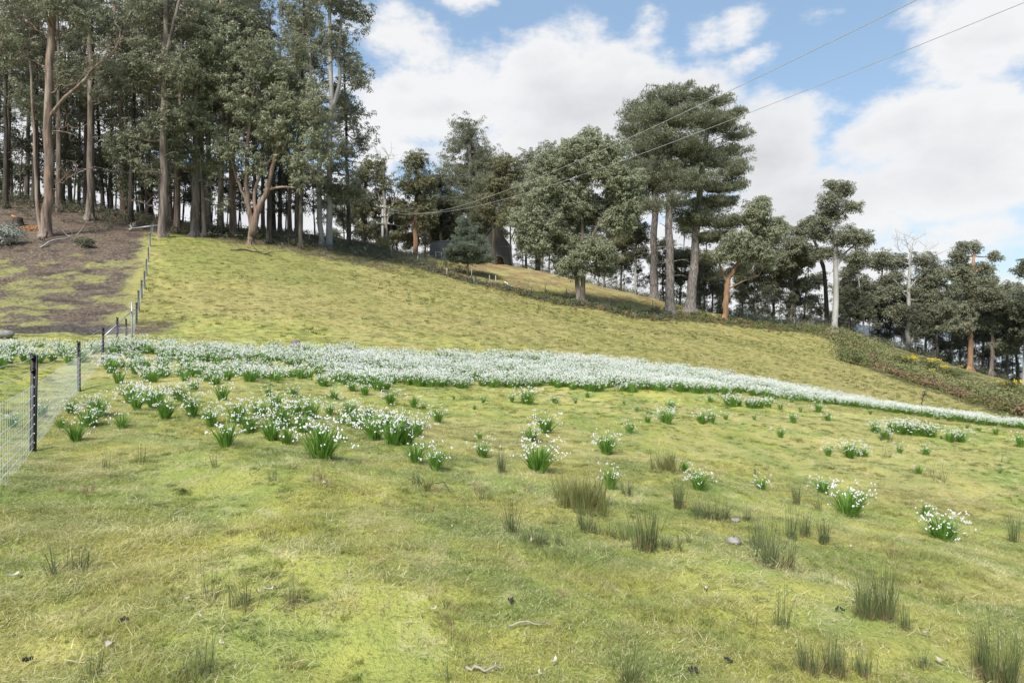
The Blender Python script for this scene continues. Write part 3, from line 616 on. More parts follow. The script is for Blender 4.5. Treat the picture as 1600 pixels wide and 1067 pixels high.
hero('gum_tree', 'dead topped grey gum with bare twigs above its foliage', 'bark_pale', 1418, 552, [([(1418,553),(1420,510),(1420,460),(1422,420),(1424,385)], 9, 3), ([(1422,540),(1430,520),(1440,508)], 4, 2)],
  [(1395,410,22,14),(1400,440,26,20),(1445,405,24,12),(1450,440,26,20),(1375,400,16,14),(1380,460,22,22),(1440,480,26,22),(1400,490,26,18)], Z=112, nclump=200, cr=.8, fat=1.1, leafk=.75, leafm='gum_leaf',
  deadpx=[([(1424,400),(1426,385),(1430,372)], 2), ([(1422,415),(1410,395),(1402,382)], 2), ([(1421,440),(1405,420),(1390,405)], 2), ([(1421,450),(1445,425),(1462,400)], 2.2), ([(1420,470),(1400,440),(1388,430)], 2), ([(1423,395),(1418,385),(1415,374)], 1.5), ([(1421,430),(1440,405),(1448,385)], 1.8)], twig_r=.04)
hero('gum_tree', 'flat topped gum with a dark red trunk on the right edge slope', 'bark_red', 1516, 578, [([(1516,580),(1517,540),(1516,500),(1520,450),(1522,400)], 9, 4)],
  [(1520,385,22,10),(1555,400,14,8),(1505,400,20,10),(1540,420,24,12),(1500,430,26,18),(1530,450,30,20),(1555,470,24,20),(1510,480,34,20),(1495,510,26,16)], nclump=250, cr=.8, fat=1.15, leafk=.75, leafm='gum_leaf')
hero('gum_tree', 'slender brown trunked gum to the right of the dark red one', 'bark_grey', 1549, 583, [([(1549,584),(1551,540),(1551,500),(1556,460)], 7, 3), ([(1551,545),(1565,528),(1580,515)], 3, 1.5)],
  [(1565,470,28,18),(1585,500,24,24),(1555,505,22,16),(1575,540,26,16),(1590,470,14,20)], nclump=200, cr=.8, fat=1.15, leafk=.75, leafm='gum_leaf_pale')
# smaller trees filling the sky line between and behind the named ones
gum_p = [grow('gum_tree', None, ('bark_grey', 'bark_dark', 'bark_pale')[i], [([(0,0,0),(.3,0,5),(.2+.5*i,0,11+i)], .22, .08), ([(.3,0,5),(-1.2,0,8),(-2,0,10)], .12, .05)],
  [(0.2+.4*i,0,12+i,2.4,2.2,1.5),(-2,.5,10,2.2,2,1.7),(2,-.5,9.5,2.2,2.2,1.7),(-.4,0,8.2,2.8,2.5,1.5),(1.6,0,6.2,1.9,1.8,1.2),(-2.2,0,6,1.7,1.7,1.2)], nclump=80, seed=300+i, cr=.78, leafk=.8, leafm=('gum_leaf', 'gum_leaf_olive', 'wood_leaf')[i], branch_from=.3) for i in range(3)]
fill = [  # px, distance, scale, kind, where
 (545,128,1.1,0,'half hidden between the forest and the power pole'),(585,133,1.0,2,'on the sky line behind the power pole'),(622,128,1.0,0,'between the power pole and the orange trunk'),(612,126,.9,1,'between the power pole and the orange trunk'),(672,126,1.2,1,'between the orange trunk and the tank'),(690,124,1.1,2,'between the orange trunk and the tank'),(662,135,1.3,0,'between the orange trunk and the tank'),
 (705,132,1.0,1,'behind the water tank'),(800,126,1.2,0,'behind the timber shed'),(822,122,1.1,1,'behind the timber shed'),(765,134,1.2,2,'behind the timber shed'),(858,122,1.0,2,'behind the lone pale green gum'),(880,124,.9,0,'behind the lone pale green gum'),(970,118,1.0,1,'between the lone gum and the pines'),(945,120,.95,0,'between the lone gum and the pines'),(992,114,1.15,2,'between the lone gum and the pines'),
 (1038,122,1.0,0,'seen between the pine trunks'),(1062,118,1.0,2,'seen between the pine trunks'),(1100,116,1.0,1,'right behind the leaning pine'),(1112,121,.9,0,'right behind the leaning pine'),
 (1160,122,.9,0,'between the orange trunked gum and the crest gum'),(1182,117,1.0,2,'between the orange trunked gum and the crest gum'),(1208,118,1.3,1,'between the orange trunked gum and the crest gum'),(1235,116,1.25,0,'between the orange trunked gum and the crest gum'),(1255,122,1.1,2,'between the orange trunked gum and the crest gum'),
 (1330,122,1.15,0,'between the crest gum and the dead topped one'),(1352,118,1.0,2,'between the crest gum and the dead topped one'),(1370,124,1.35,1,'between the crest gum and the dead topped one'),(1388,120,1.2,2,'between the crest gum and the dead topped one'),(1320,128,1.0,1,'between the crest gum and the dead topped one'),
 (1445,118,1.2,2,'between the dead topped gum and the dark red trunk'),(1466,112,1.25,0,'between the dead topped gum and the dark red trunk'),(1485,118,1.3,2,'between the dead topped gum and the dark red trunk'),(1535,112,1.1,2,'behind the two gums at the right edge'),(1572,106,1.2,0,'behind the two gums at the right edge'),(1600,100,1.2,2,'behind the two gums at the right edge'),(1592,112,1.2,1,'behind the two gums at the right edge'),(1640,100,1.2,0,'just outside the right edge'),(1500,124,1.2,2,'between the dead topped gum and the dark red trunk'),(1425,126,1.2,0,'between the dead topped gum and the dark red trunk')]
seen = set()
for i, (px, Z, s_, k, wh) in enumerate(fill):
    p = atd(px, Z); o = copy_tree(gum_p[k], p, gg.uniform(0, 6.28), s_) if k in seen else gum_p[k]
    if k not in seen: seen.add(k); o.location = p; o.scale = (s_,)*3
    tag(o, '%s gum standing %s' % (('grey stemmed', 'olive leaved', 'dark leaved')[k], wh), 'tree', 'background gums '+wh)
for i in range(104):
    px = (1085+i*16 if i < 34 else 560+(i-34)*21 if i < 60 else 1060+(i-60)*13)+gg.uniform(-8, 8); Z = gg.uniform(104, 122) if i < 34 else gg.uniform(119, 130) if i < 60 else gg.uniform(116, 130); p = atd(px, Z); o = copy_tree(low[i % 2], p, gg.uniform(0, 6.28), gg.uniform(.45, .85)); o.location = p
    wh = 'behind the power pole and tank' if px < 750 else 'behind the shed and lone gum' if px < 930 else 'behind the pine trunks' if px < 1080 else 'behind the leaning pine' if px < 1145 else 'left of the pale crest gum' if px < 1300 else 'right of the pale crest gum' if px < 1415 else 'right of the dead topped gum' if px < 1515 else 'near the right edge'
    tag(o, 'low dark sapling on the far side of the crest '+wh, 'tree', 'low saplings beyond the crest '+wh)
# ---------------------------------------------------------------- wire fence
def wire_fence():
    root = empty('wire_fence', G(*FW[0])); tag(root, 'wire mesh fence on black steel posts climbing the hill on the left', 'fence')
    o0 = np.array(root.location)
    B = [np.array(G(x, y)) for x, y in FW]
    HT = 1.30
    up = np.array([0, 0, 1.])
    for i, b in enumerate(B):
        if i == 5: continue
        far = i > 5; mb = MB(); q = b-o0
        d = B[min(i+1, len(B)-1)]-B[max(i-1, 0)]; rot = math.atan2(d[1], d[0])
        g_ = random.Random(i); tl = np.array([g_.uniform(-.02, .02), g_.uniform(-.02, .02), 0])
        c, s = math.cos(rot), math.sin(rot)
        h = HT*(1.0 if not far else 1.0)
        # a star-section steel post: three fins
        for a, L_ in ((rot+1.57, .075 if far else .05), (rot+1.57+2.1, .07 if far else .045), (rot+1.57-2.1, .07 if far else .045)):
            dv = np.array([math.cos(a), math.sin(a), 0]); nv = np.array([-dv[1], dv[0], 0])*.006
            P0 = q-up*.3; P1 = q+up*h+tl*h
            V = [P0-nv, P0+nv, P0+nv+dv*L_, P0-nv+dv*L_, P1-nv, P1+nv, P1+nv+dv*L_, P1-nv+dv*L_]
            mb.add(V, [[0, 1, 2, 3], [4, 7, 6, 5], [0, 4, 5, 1], [1, 5, 6, 2], [2, 6, 7, 3], [3, 7, 4, 0]])
        post = mb.build('post', MT['black_steel'], root, False)
        if not far:
            for hh in (h-.03, h-.20):
                m2 = MB(); m2.box(q+up*hh+np.array([-.02*c-.03, -.02*s, 0])+tl, (.085, .05, .045), rot); m2.box(q+up*(hh+.03)+np.array([-.05, 0, 0])+tl, (.03, .03, .05), rot)
                m2.build('insulator', MT['black_steel'], post, False)
            for hh in np.arange(.12, h-.3, .125):
                m3 = MB(); m3.box(q+up*hh+np.array([s*.022, -c*.022, 0])*1.0+np.array([.006, -.028, 0]), (.012, .012, .014), rot)
                m3.build('wire_clip', MT['white_plastic'], post, False)
    b = B[5]-o0; mb = MB(); mb.tube([b-up*.3, b+up*1.85], .045, 10); st = mb.build('strainer_post', MT['galvanised'], root)
    mb = MB(); mb.tube([b+up*1.4, b+np.array([-.35, -2.0, .0])], .03, 8); mb.build('stay', MT['galvanised'], root)
    # horizontal wires, sagging a little; hinged vertical stays; one net per post gap
    hs = [.05, .15, .25, .35, .47, .60, .74, .90]; top = [1.10, 1.27]
    ext = [np.array(G(FW[0][0]+2.6, FW[0][1]-4.6)), *B]
    mb = MB()
    for a, c_ in zip(ext[:-1], ext[1:]):
        n = 6; t_ = np.linspace(0, 1, n); L_ = np.linalg.norm(c_-a); far = a[1] > 36
        base = np.array([G(*(a[:2]*(1-u)+c_[:2]*u)) for u in t_])-o0
        lin = a*(1-t_[:, None])+c_*t_[:, None]-o0; base[:, 2] = .5*base[:, 2]+.5*lin[:, 2]
        for hh in hs+top: mb.tube(base+up*hh+np.outer(-.02*np.sin(t_*math.pi), up), .0034 if a[1] < 12 else (.0036 if not far else .003), 3, cap=False)
        step = .16 if a[1] < 12 else (.25 if a[1] < 30 else .4)
        for u in np.arange(.02, 1, step/L_):
            p = np.array([np.interp(u, t_, base[:, k]) for k in range(3)]); mb.tube([p+up*hs[0], p+up*hs[-1]], .0020 if a[1] < 30 else .0018, 3, cap=False)
    mb.build('wire_net', MT['wire'], root)
    # galvanised rail resting on the last post
    e = B[-1]
    mb = MB(); k = 72/F; mb.tube([np.array([-40.3, 71.5, (HY-358)*71.5/F]), np.array([-36.8, 72, (HY-351)*72/F])]-o0, .06, 8); mb.build('top_rail', MT['galvanised'], root)
wire_fence()

# ---------------------------------------------------------------- power pole, cables
def P3(px, py, Z): return np.array([(px-CX)/F*Z, Z, (HY-py)/F*Z])
def power_pole():
    Z = 115; b = atd(598, Z); root = empty('power_pole', b); tag(root, 'pale timber power pole with three crossarms in front of a dead tree', 'power pole')
    o0 = np.array(b); k = Z/F; mb = MB(); topz = (HY-321)*k-b.z
    mb.tube([(0, 0, -.5), (0, 0, topz*.5), (0, 0, topz)], [.26, .22, .19], 10); mb.build('pole', MT['bark_pale'], root)
    for (x0, y0, x1, y1) in ((588, 322, 609, 326), (589, 338, 606, 338), (588, 349, 616, 351)):
        mb = MB(); a = P3(x0, y0, Z-.3)-o0; c = P3(x1, y1, Z-.3)-o0; d = c-a
        mb.tube([a, c], .085, 6); arm = mb.build('crossarm', MT['weathered_timber'], root, False)
        for u in (.04, .33, .7, .96):
            p = a+d*u; m2 = MB(); m2.tube([p+[0, 0, .08], p+[0, 0, .16], p+[0, 0, .3]], [.06, .075, .04], 6)
            m2.build('insulator', MT['white_plastic'], arm)
power_pole()
def cable(name, label, a, b, sag, r=.017):
    t = np.linspace(0, 1, 60)[:, None]; P = a*(1-t)+b*t; P[:, 2] -= (4*sag*t*(1-t))[:, 0]
    r_ = np.linspace(r, r*.45, 60); mb = MB(); mb.tube(P, r_, 5); tag(mb.build(name, MT['cable'], None), label, 'cable', 'power cables crossing the sky')
def fit(a, pts, Zend):
    """end point and sag of a hanging cable seen through the given picture points"""
    best = None
    for Ze in Zend:
        for pxe in range(1600, 3400, 25):
            x1 = (pxe-CX)/F*Ze
            # each point gives one equation in (z_end, sag)
            rows, rhs = [], []
            for px, py in pts:
                s = (px-CX)/F
                t = (a[0]-s*a[1])/((a[0]-x1)-s*(a[1]-Ze)+1e-12)
                y = a[1]*(1-t)+Ze*t
                rows.append([t*F/y, -4*t*(1-t)*F/y]); rhs.append(HY-py-(a[2]*(1-t))*F/y)
            M_ = np.array(rows); q, *_ = np.linalg.lstsq(M_, np.array(rhs), rcond=None); e = ((M_@q-rhs)**2).sum()
            if q[1] > .5 and (best is None or e < best[0]): best = (e, x1, Ze, q)
    return best
a1 = P3(589, 321, 114.7); a2 = P3(608, 325, 114.7)
for a, pts, nm, lb in ((a1, [(640, 331), (665, 333), (700, 328), (760, 311), (830, 288), (980, 212), (1120, 150), (1280, 75), (1437, 0)], 'power_cable', 'upper power cable rising from the pole and leaving at the top, left of the other'),
                   (a2, [(640, 333), (700, 330), (760, 319), (820, 303), (1000, 238), (1160, 182), (1290, 132), (1450, 66), (1600, 3)], 'power_cable', 'lower power cable rising from the pole to the top right corner')):
    e, x1, Ze, q = fit(a, pts, (8, 12, 16, 20, 26, 32, 40)); print('CABLE fit', e, x1, Ze, q)
    cable(nm, lb, a, np.array([x1, Ze, q[0]]), q[1])
cable('service_cable', 'thin slack cable from the lowest crossarm into the trees', P3(614, 351, 114.7), P3(668, 326, 118), 1.2, .018)
cable('service_cable', 'short cable joining the crossarm and the near cable', P3(606, 326, 114.7), P3(632, 331, 112), .15, .018)

# ---------------------------------------------------------------- tank, shed, small structures
def water_tank():
    Z = 112; b = atd(695, Z); b.z = (HY-404)*Z/F; root = empty('water_tank', b); tag(root, 'big round dark grey water tank on the crest behind the small conifer', 'water tank')
    r = 2.45; h = 2.5; mb = MB(); zs = np.linspace(-.8, h, 34); rad = r+.025*np.sin(np.arange(34)*math.pi/1.5)
    mb.tube(np.stack([zs*0, zs*0, zs], 1), rad, 40, cap=False); mb.build('wall', MT['tank_grey'], root)
    m2 = MB(); m2.tube([(0, 0, h-.02), (0, 0, h+.05), (0, 0, h+.18), (0, 0, h+.36), (0, 0, h+.42)], [r+.05, r+.03, r*.75, r*.3, .05], 40); roof = m2.build('roof', MT['tank_grey'], root)
    m3 = MB(); m3.tube([(0.6, -1, h+.2), (0.6, -1, h+.40)], .3, 14); m3.build('hatch', MT['tank_grey'], roof)
water_tank()
def rail(name, label, px0, px1, Z, h, cat):
    a = atd(px0, Z); c = atd(px1, Z-.6); root = empty(name, a); tag(root, label, cat); d = np.array(c-a)
    for q in (np.zeros(3), d): mb = MB(); mb.box(q+[0, 0, h/2-.2], (.16, .16, h+.4)); mb.build('post', MT['weathered_timber'], root, False)
    mb = MB(); mb.tube([np.array([-.1, 0, h]), d+[.15, 0, h]], .09, 6); mb.build('rail', MT['weathered_timber'], root, False)
rail('timber_rail', 'low weathered timber frame in front of the water tank', 681, 690, 106, 1.1, 'rail')
def shed():
    Z = 116; px0, px1 = 757, 792; k = Z/F; b = atd(772, Z); b.z = (HY-409)*k
    root = empty('shed', b, R(-4)); tag(root, 'grey weatherboard shed with a steep gable and arched opening, behind the slim tree', 'shed')
    w = 2.6; hw = 2.9; ht = 6.3; dp = 5.5
    # boarded gable front, with the arch cut out: strips of board around a half round opening
    mb = MB(); bh = .2; ax, ar = .75, .95
    z = -.8
    i = 0
    while z < ht-.1:
        half = w if z < hw else w*(ht-z)/(ht-hw)
        dz = max(0, z+bh/2)
        if z+bh/2 < ar: a_ = math.sqrt(max(0, ar*ar-dz*dz)); segs = [(-half, ax-a_), (ax+a_, half)]
        else: segs = [(-half, half)]
        for s0, s1 in segs: mb.box(((s0+s1)/2, -.02*(i % 2), z+bh/2), (s1-s0, .05, bh*.96), r=random.random())
        z += bh; i += 1
    mb.build('front_wall', MT['shed_board'], root, False)
    m2 = MB()
    for sx in (-1, 1): m2.box((sx*(w-.04), dp/2, hw/2-.4), (.06, dp, hw+.8), r=.4)
    m2.box((0, dp, hw/2-.4), (2*w, .06, hw+.8)); m2.build('side_wall', MT['shed_board'], root, False)
    m3 = MB()
    for sx in (-1, 1):
        e = np.array([sx*(w+.25), 0, hw-.3]); r_ = np.array([0, 0, ht+.02]); n = np.array([0, 0, .07])
        V = [e+[0, -.3, 0], e+[0, dp+.3, 0], r_+[0, dp+.3, 0], r_+[0, -.3, 0]]; V = V+[v+n for v in V]
        m3.add(V, [[0, 1, 2, 3], [4, 7, 6, 5], [0, 4, 5, 1], [1, 5, 6, 2], [2, 6, 7, 3], [3, 7, 4, 0]])
    m3.build('roof', MT['shed_roof'], root, False)
    m4 = MB(); m4.box((ax, .5, .3), (2.2, .04, 2.4)); m4.build('doorway', MT['red_rust'], root, False)
    m5 = MB(); th = np.linspace(0, math.pi, 16); m5.tube(np.stack([ax+(ar+.03)*np.cos(th), th*0-.06, (ar+.03)*np.sin(th)], 1), .06, 6); m5.build('arch_frame', MT['weathered_timber'], root)
    m6 = MB(); m6.box((w+.35, -.3, 1.0), (.16, .16, 3.2)); m6.box((w-.6, -.3, 2.55), (2.2, .12, .14)); m6.build('porch_post', MT['weathered_timber'], root, False)
shed()
def log(name, label, P, r, mat='dead_wood', cat='log', group=None, twigs=0, seed=0):
    g = np.random.default_rng(seed); P = np.array(P, float); mb = MB(); n = 9; tt = np.linspace(0, 1, len(P)); ss = np.linspace(0, 1, n)
    Q = np.stack([np.interp(ss, tt, P[:, i]) for i in range(3)], 1); Q[1:-1] += g.normal(size=(n-2, 3))*r*.8
    o0 = Q[0].copy(); mb.tube(Q-o0, np.linspace(r, r*.45, n), 7)
    if twigs: sub_twigs(mb, Q-o0, r*.4, twigs, np.linalg.norm(Q[-1]-Q[0])*.35, 1, g)
    o = mb.build(name, MT[mat]); o.location = o0; return tag(o, label, cat, group)
def on(px, py, h=0.05, Z=None): p = np.array(atd(px, Z) if Z else hit(px, py)); p[2] += h; return p
log('fallen_branch', 'long pale fallen branch lying on bare earth below the pink barked gum', [on(63, 388), on(80, 381, .25), on(100, 378, .3), on(118, 374, .35)], .09, twigs=5, seed=1)
log('fallen_branch', 'dark fallen branches lying in the grass below the forked pink stems', [on(360, 392), on(385, 393, .15), on(405, 396, .1), on(424, 401)], .10, 'bark_dark', twigs=9, seed=2)
log('log', 'pale plank like log on the bare ground beside the water tank', [on(664, 402, .2, 109), on(676, 404, .2, 108)], .13)
log('pole', 'white pole leaning among the dark shrubs behind the crest', [on(788, 444, .8, 88), on(800, 450, .5, 87)], .07, 'white_plastic', 'pole')
log('fallen_branch', 'forked grey stick on the grass near the bottom centre', [on(795, 986, .02), on(820, 989, .05), on(850, 985, .03)], .006, twigs=5, seed=5, cat='stick')
log('fallen_branch', 'flat pale stick at the bottom edge below the centre', [on(728, 1056, .03), on(756, 1057, .03), on(788, 1056, .03)], .009, seed=6, cat='stick')
log('fallen_branch', 'small curved dark twig in the grass beside a dry tuft', [on(680, 758, .02), on(693, 762, .06), on(706, 772, .02)], .008, 'bark_dark', twigs=2, seed=7, cat='stick')
def stump(name, label, px, py, r, h, cut=False):
    b = hit(px, py); root = empty(name, b); tag(root, label, 'tree stump')
    mb = MB(); mb.tube([(0, 0, -.3), (0, 0, 0), (0, 0, h*.5), (0, 0, h)], [r*1.5, r*1.25, r, r*.95], 12); mb.build('bark', MT['stump_wood' if not cut else 'bark_dark'], root)
    m2 = MB(); m2.tube([(0, 0, h-.01), (0.02, 0, h+.03)], r*.93, 12); m2.build('cut_face', MT['cut_wood' if cut else 'weathered_timber'], root, False)
stump('tree_stump', 'weathered grey stump standing behind the left end of the white flowers', 462, 546, .24, .42)
stump('tree_stump', 'freshly cut orange stump beside the silvery brush pile at the far left', 26, 352, .55, .75, True)
def chips(px, py, label):
    b = np.array(hit(px, py)); g = np.random.default_rng(px); mb = MB()
    for _ in range(60):
        q = np.append(g.normal(size=2)*[1.0, .5], 0); q[2] = float(H(b[0]+q[0], b[1]+q[1]))-b[2]+.04; mb.box(q, (.22, .12, .05), g.uniform(0, 3))
    o = mb.build('wood_chips', MT['cut_wood'], None, False); o.location = b; tag(o, label, 'wood chips')
chips(54, 357, 'scatter of orange wood chips between the fresh stump and the pink barked gum')
def brushpile(name, label, px, py, rx, h, mat, n, Z=None, L=.22, W=.09, sub=26, seed=0, cat='brush pile', group=None, kind=None):
    b = np.array(atd(px, Z) if Z else hit(px, py)); g = np.random.default_rng(seed+px)
    C = g.normal(size=(sub, 3))*[rx*.45, rx*.4, 0]; C[:, 2] = h*g.uniform(.2, .75, sub)
    for c in C: c[2] += float(H(b[0]+c[0], b[1]+c[1]))-b[2]
    V, Q, rn = leaves(C, h*.45, n, L, W, up=.5, droop=.1, g=g)
    root = empty(name, b); tag(root, label, cat, group, kind)
    add_mesh('foliage', V, Q, MT[mat], root, attr={'rnd': ('FACE', rn)})
    mb = MB()
    for c in C[:12]: mb.tube([np.array([c[0]*.4, c[1]*.4, -.1]), c*.7+[0, 0, .1], c], [.03, .02, .01], 4, cap=False)
    mb.build('stems', MT['bark_dark'], root); KID[root.name] = kids(root); return root
brushpile('brush_pile', 'silvery heap of cut leafy branches at the far left edge', 10, 382, 1.5, 2.0, 'silver_leaf', 90)
brushpile('brush_pile', 'small dark heap of cut branches at the end of the fallen branch', 132, 384, 1.0, .7, 'wood_leaf', 60, sub=18)
log('root_ball', 'pale tangle of roots and sticks at the end of the loose steel rail', [on(203, 362, .2), on(210, 360, .5)], .12, twigs=22, seed=9, cat='roots')
def rock(label, px, py, r, seed, group=None):
    b = np.array(hit(px, py)); g = np.random.default_rng(seed); mb = MB(); n = 7; k = 10
    zs = np.linspace(-1, 1, n); V = []
    for z in zs:
        for a in np.linspace(0, 2*math.pi, k, endpoint=False):
            q = math.sqrt(max(0.02, 1-z*z)); V.append(np.array([math.cos(a)*q*1.2, math.sin(a)*q*.9, z*.55])*r*(1+.16*math.sin(3*a+seed)+g.normal()*.06))
    Q = [[i*k+j, i*k+(j+1) % k, (i+1)*k+(j+1) % k, (i+1)*k+j] for i in range(n-1) for j in range(k)]
    o = add_mesh('rock', V, Q, MT['rock'], None, True); o.location = b+[0, 0, r*.25]; o.rotation_euler.z = seed; tag(o, label, 'rock', group)
rock('smooth grey rock lying in the short grass left of the fan shaped rush', 1147, 848, .085, 1)
rock('pale lichened boulder at the foot of the pale crest gum', 1301, 523, .75, 2)
rock('small pink stone among the rushes above the grey rock', 1149, 815, .05, 3)
rock('whitish boulder beside the shrub on the crest right of the pale gum', 1372, 548, .45, 4)
rock('grey boulders on bare ground beside the galvanised strainer post', 222, 541, .3, 5)
rock('flat grey rock at the left edge above the flowers', 4, 527, .4, 6)
# pale bark flakes and dry leaves lying on the grass
lv = [(18,912,.06,'at the far left edge'),(418,930,.05,'behind the rush left of centre'),(402,936,.04,'beside the rush left of centre'),(291,946,.05,'below the lone thin rush on the left'),(170,1024,.06,'near the bottom left'),(312,975,.04,'in the bottom left grass'),(677,964,.03,'in the lower centre'),(866,1046,.04,'at the bottom centre'),(843,1066,.03,'at the bottom edge'),(1333,946,.05,'left of the tall pair of rushes'),(1444,995,.06,'right of the tall pair of rushes'),(1438,917,.05,'above the tall pair of rushes'),(1330,860,.04,'below the two rushes'),(1104,925,.04,'below the fan shaped rush'),(1470,1041,.07,'at the lower right'),(1504,808,.05,'beside the large flower clump on the right'),(1125,752,.04,'above the rushes'),(707,829,.04,'in the middle distance'),(507,763,.04,'below the big flower clump'),(345,1018,.03,'in the lower left grass'),(830,853,.05,'at the foot of the middle rushes'),(880,764,.03,'above the dense tussock')]
for i, (px, py, s_, wh) in enumerate(lv):
    b = np.array(hit(px, py)); g = np.random.default_rng(i); a = g.uniform(0, 6.28); mb = MB(); s_ *= .62
    t_ = np.linspace(-1, 1, 7); wd = np.sqrt(np.maximum(.02, 1-t_**2))*.42
    L1 = np.stack([t_*s_, wd*s_, .25*s_*t_**2+.012], 1); L2 = np.stack([t_*s_, -wd*s_, .25*s_*t_**2+.03*abs(t_)], 1); L3 = np.stack([t_*s_, 0*t_, .25*s_*t_**2-.004+.02], 1)
    V = np.concatenate([L1, L3, L2]); Q = [[r_*7+j, r_*7+j+1, r_*7+8+j, r_*7+7+j] for r_ in range(2) for j in range(6)]
    o = add_mesh('bark_flake' if i % 2 else 'dry_leaf', V, Q, MT['dry_leaf'], None, True, {'rnd': ('FACE', np.full(12, .5))}); o.location = b+[0, 0, .03]; o.rotation_euler = (g.uniform(-.2, .2), g.uniform(-.2, .2), a)
    tag(o, 'pale %s on the grass %s' % ('bark flake' if i % 2 else 'dry leaf', wh), 'dry leaf' if i % 2 == 0 else 'bark flake')
for i, (px, py, wh) in enumerate([(192, 980, 'near the bottom left'), (1138, 1043, 'at the bottom, right of centre'), (1085, 1057, 'at the bottom edge, right of centre'), (1313, 962, 'left of the tall pair of rushes'), (798, 946, 'in the lower centre'), (44, 1042, 'in the bottom left corner'), (286, 775, 'below the left end of the flowers')]):
    b = np.array(hit(px, py)); g = np.random.default_rng(i+70); V = []; Q = []
    mb = MB()
    for _ in range(9):
        q = np.append(g.normal(size=2)*.016, g.uniform(.0, .012)); mb.tube([q-[0, 0, .011], q-[0, 0, .006], q+[0, 0, .006], q+[0, 0, .011]], [.002, .006, .006, .002], 6)
    o = mb.build('dung_pellets', MT['dung']); o.location = b+[0, 0, .03]; tag(o, 'dark animal droppings '+wh, 'droppings')

# ---------------------------------------------------------------- blades, rushes and flowering clumps
def blades(n, r0, h, wd, lean, g, seg=4, curve=.6, hv=.35, twist=True, base=None, ang=None, lmin=.25):
    a = g.uniform(0, 2*math.pi, n) if ang is None else ang
    rr = r0*g.random(n)**.6; b = np.stack([rr*np.cos(a), rr*np.sin(a), np.full(n, -.03)], 1) if base is None else base
    l = h*g.uniform(1-hv, 1.0+hv*.3, n); le = lean*(lmin+(1-lmin)*g.random(n))*(.35+.65*rr/max(r0, 1e-6) if base is None else 1)
    a2 = a+g.normal(size=n)*.5; d = np.stack([np.cos(a2), np.sin(a2), 0*a2], 1)
    V = []; side = np.stack([-np.sin(a2+g.normal(size=n)*.6), np.cos(a2+g.normal(size=n)*.6), 0*a2], 1)
    pos = b.copy(); P = [pos.copy()]
    for s in range(seg):
        th = le*(1-curve)+le*curve*2.2*((s+.5)/seg)**1.3
        pos = pos+(d*np.sin(th)[:, None]+np.array([0, 0, 1])*np.cos(th)[:, None])*(l/seg)[:, None]; P.append(pos.copy())
    ww = wd*g.uniform(.7, 1.3, n); prof = np.array([.75, 1., .9, .6, .12]) if seg == 4 else np.linspace(1, .1, seg+1)
    for s in range(seg+1): V += [P[s]-side*(ww*prof[s]/2)[:, None], P[s]+side*(ww*prof[s]/2)[:, None]]
    V = np.stack(V, 1); m_ = 2*(seg+1)
    q = np.concatenate([np.array([[2*s, 2*s+1, 2*s+3, 2*s+2]]) for s in range(seg)]); Q = (np.arange(n)[:, None, None]*m_+q[None]).reshape(-1, 4)
    rn = np.repeat(np.clip(g.normal(.5, .25, n), 0, 1), seg)
    return V.reshape(-1, 3), Q, rn, P[-1]
def flowers(n, r0, h, lean, g, bell=.0100, per=3):
    V, Q, rn, tip = blades(n, r0, h, .006, lean, g, 4, .35, .42)
    fV, fQ = [], []; k = 0
    for t_ in tip:
        for _ in range(g.integers(max(1, per-1), per+2)):
            c = t_+np.array([g.normal()*.025, g.normal()*.025, g.uniform(-.035, .012)]); s_ = bell*g.uniform(.8, 1.3)
            ax = np.array([g.normal()*.35, g.normal()*.35, -1]); ax /= np.linalg.norm(ax)
            e1 = np.cross(ax, [1, 0, .1]); e1 /= np.linalg.norm(e1); e2 = np.cross(ax, e1)
            th = np.linspace(0, 2*math.pi, 6, endpoint=False)
            ring = lambda d_, r_: c+ax*d_*s_+(e1*np.cos(th)[:, None]+e2*np.sin(th)[:, None])*r_*s_
            R0, R1, R2 = ring(-.9, .2), ring(-.2, .85), ring(.95, 1.1)
            fV.append(np.concatenate([R0, R1, R2])); 
            for a_ in (0, 6):
                for j in range(6): fQ.append([k+a_+j, k+a_+(j+1) % 6, k+a_+6+(j+1) % 6, k+a_+6+j])
            k += 18
    return (V, Q, rn), (np.concatenate(fV), np.array(fQ))
def clump_proto(i, nl, nf, h, r0, lean, link=True, bell=.0100, per=3):
    g = np.random.default_rng(500+i)
    V, Q, rn, _ = blades(nl, r0, h, .017, lean, g, 4, .55, .35)
    (sV, sQ, srn), (fV, fQ) = flowers(nf, r0*1.1, h*1.12, lean*1.0, g, bell, per)
    LV = np.concatenate([V, sV]); LQ = np.concatenate([Q, sQ+len(V)]); lr = np.concatenate([rn, srn])
    return (LV, LQ, lr), (fV, fQ)
CL_ = [clump_proto(0, 110, 26, .46, .07, 1.05), clump_proto(1, 90, 20, .44, .06, .95), clump_proto(2, 140, 40, .48, .11, 1.1), clump_proto(3, 75, 9, .42, .05, .90), clump_proto(4, 60, 4, .38, .05, .8), clump_proto(5, 160, 52, .46, .17, 1.0), clump_proto(6, 34, 5, .42, .05, 1.2)]
near_p = []
def mk_clump(i):
    (LV, LQ, lr), (fV, fQ) = CL_[i]
    root = empty('snowflake_clump', (0, 0, 0))
    add_mesh('leaves', LV, LQ, MT['strap_leaf'], root, attr={'rnd': ('FACE', lr)})
    add_mesh('flowers', fV, fQ, MT['petal'], root, attr={'rnd': ('FACE', np.random.default_rng(i).random(len(fQ)))})
    KID[root.name] = kids(root); return root
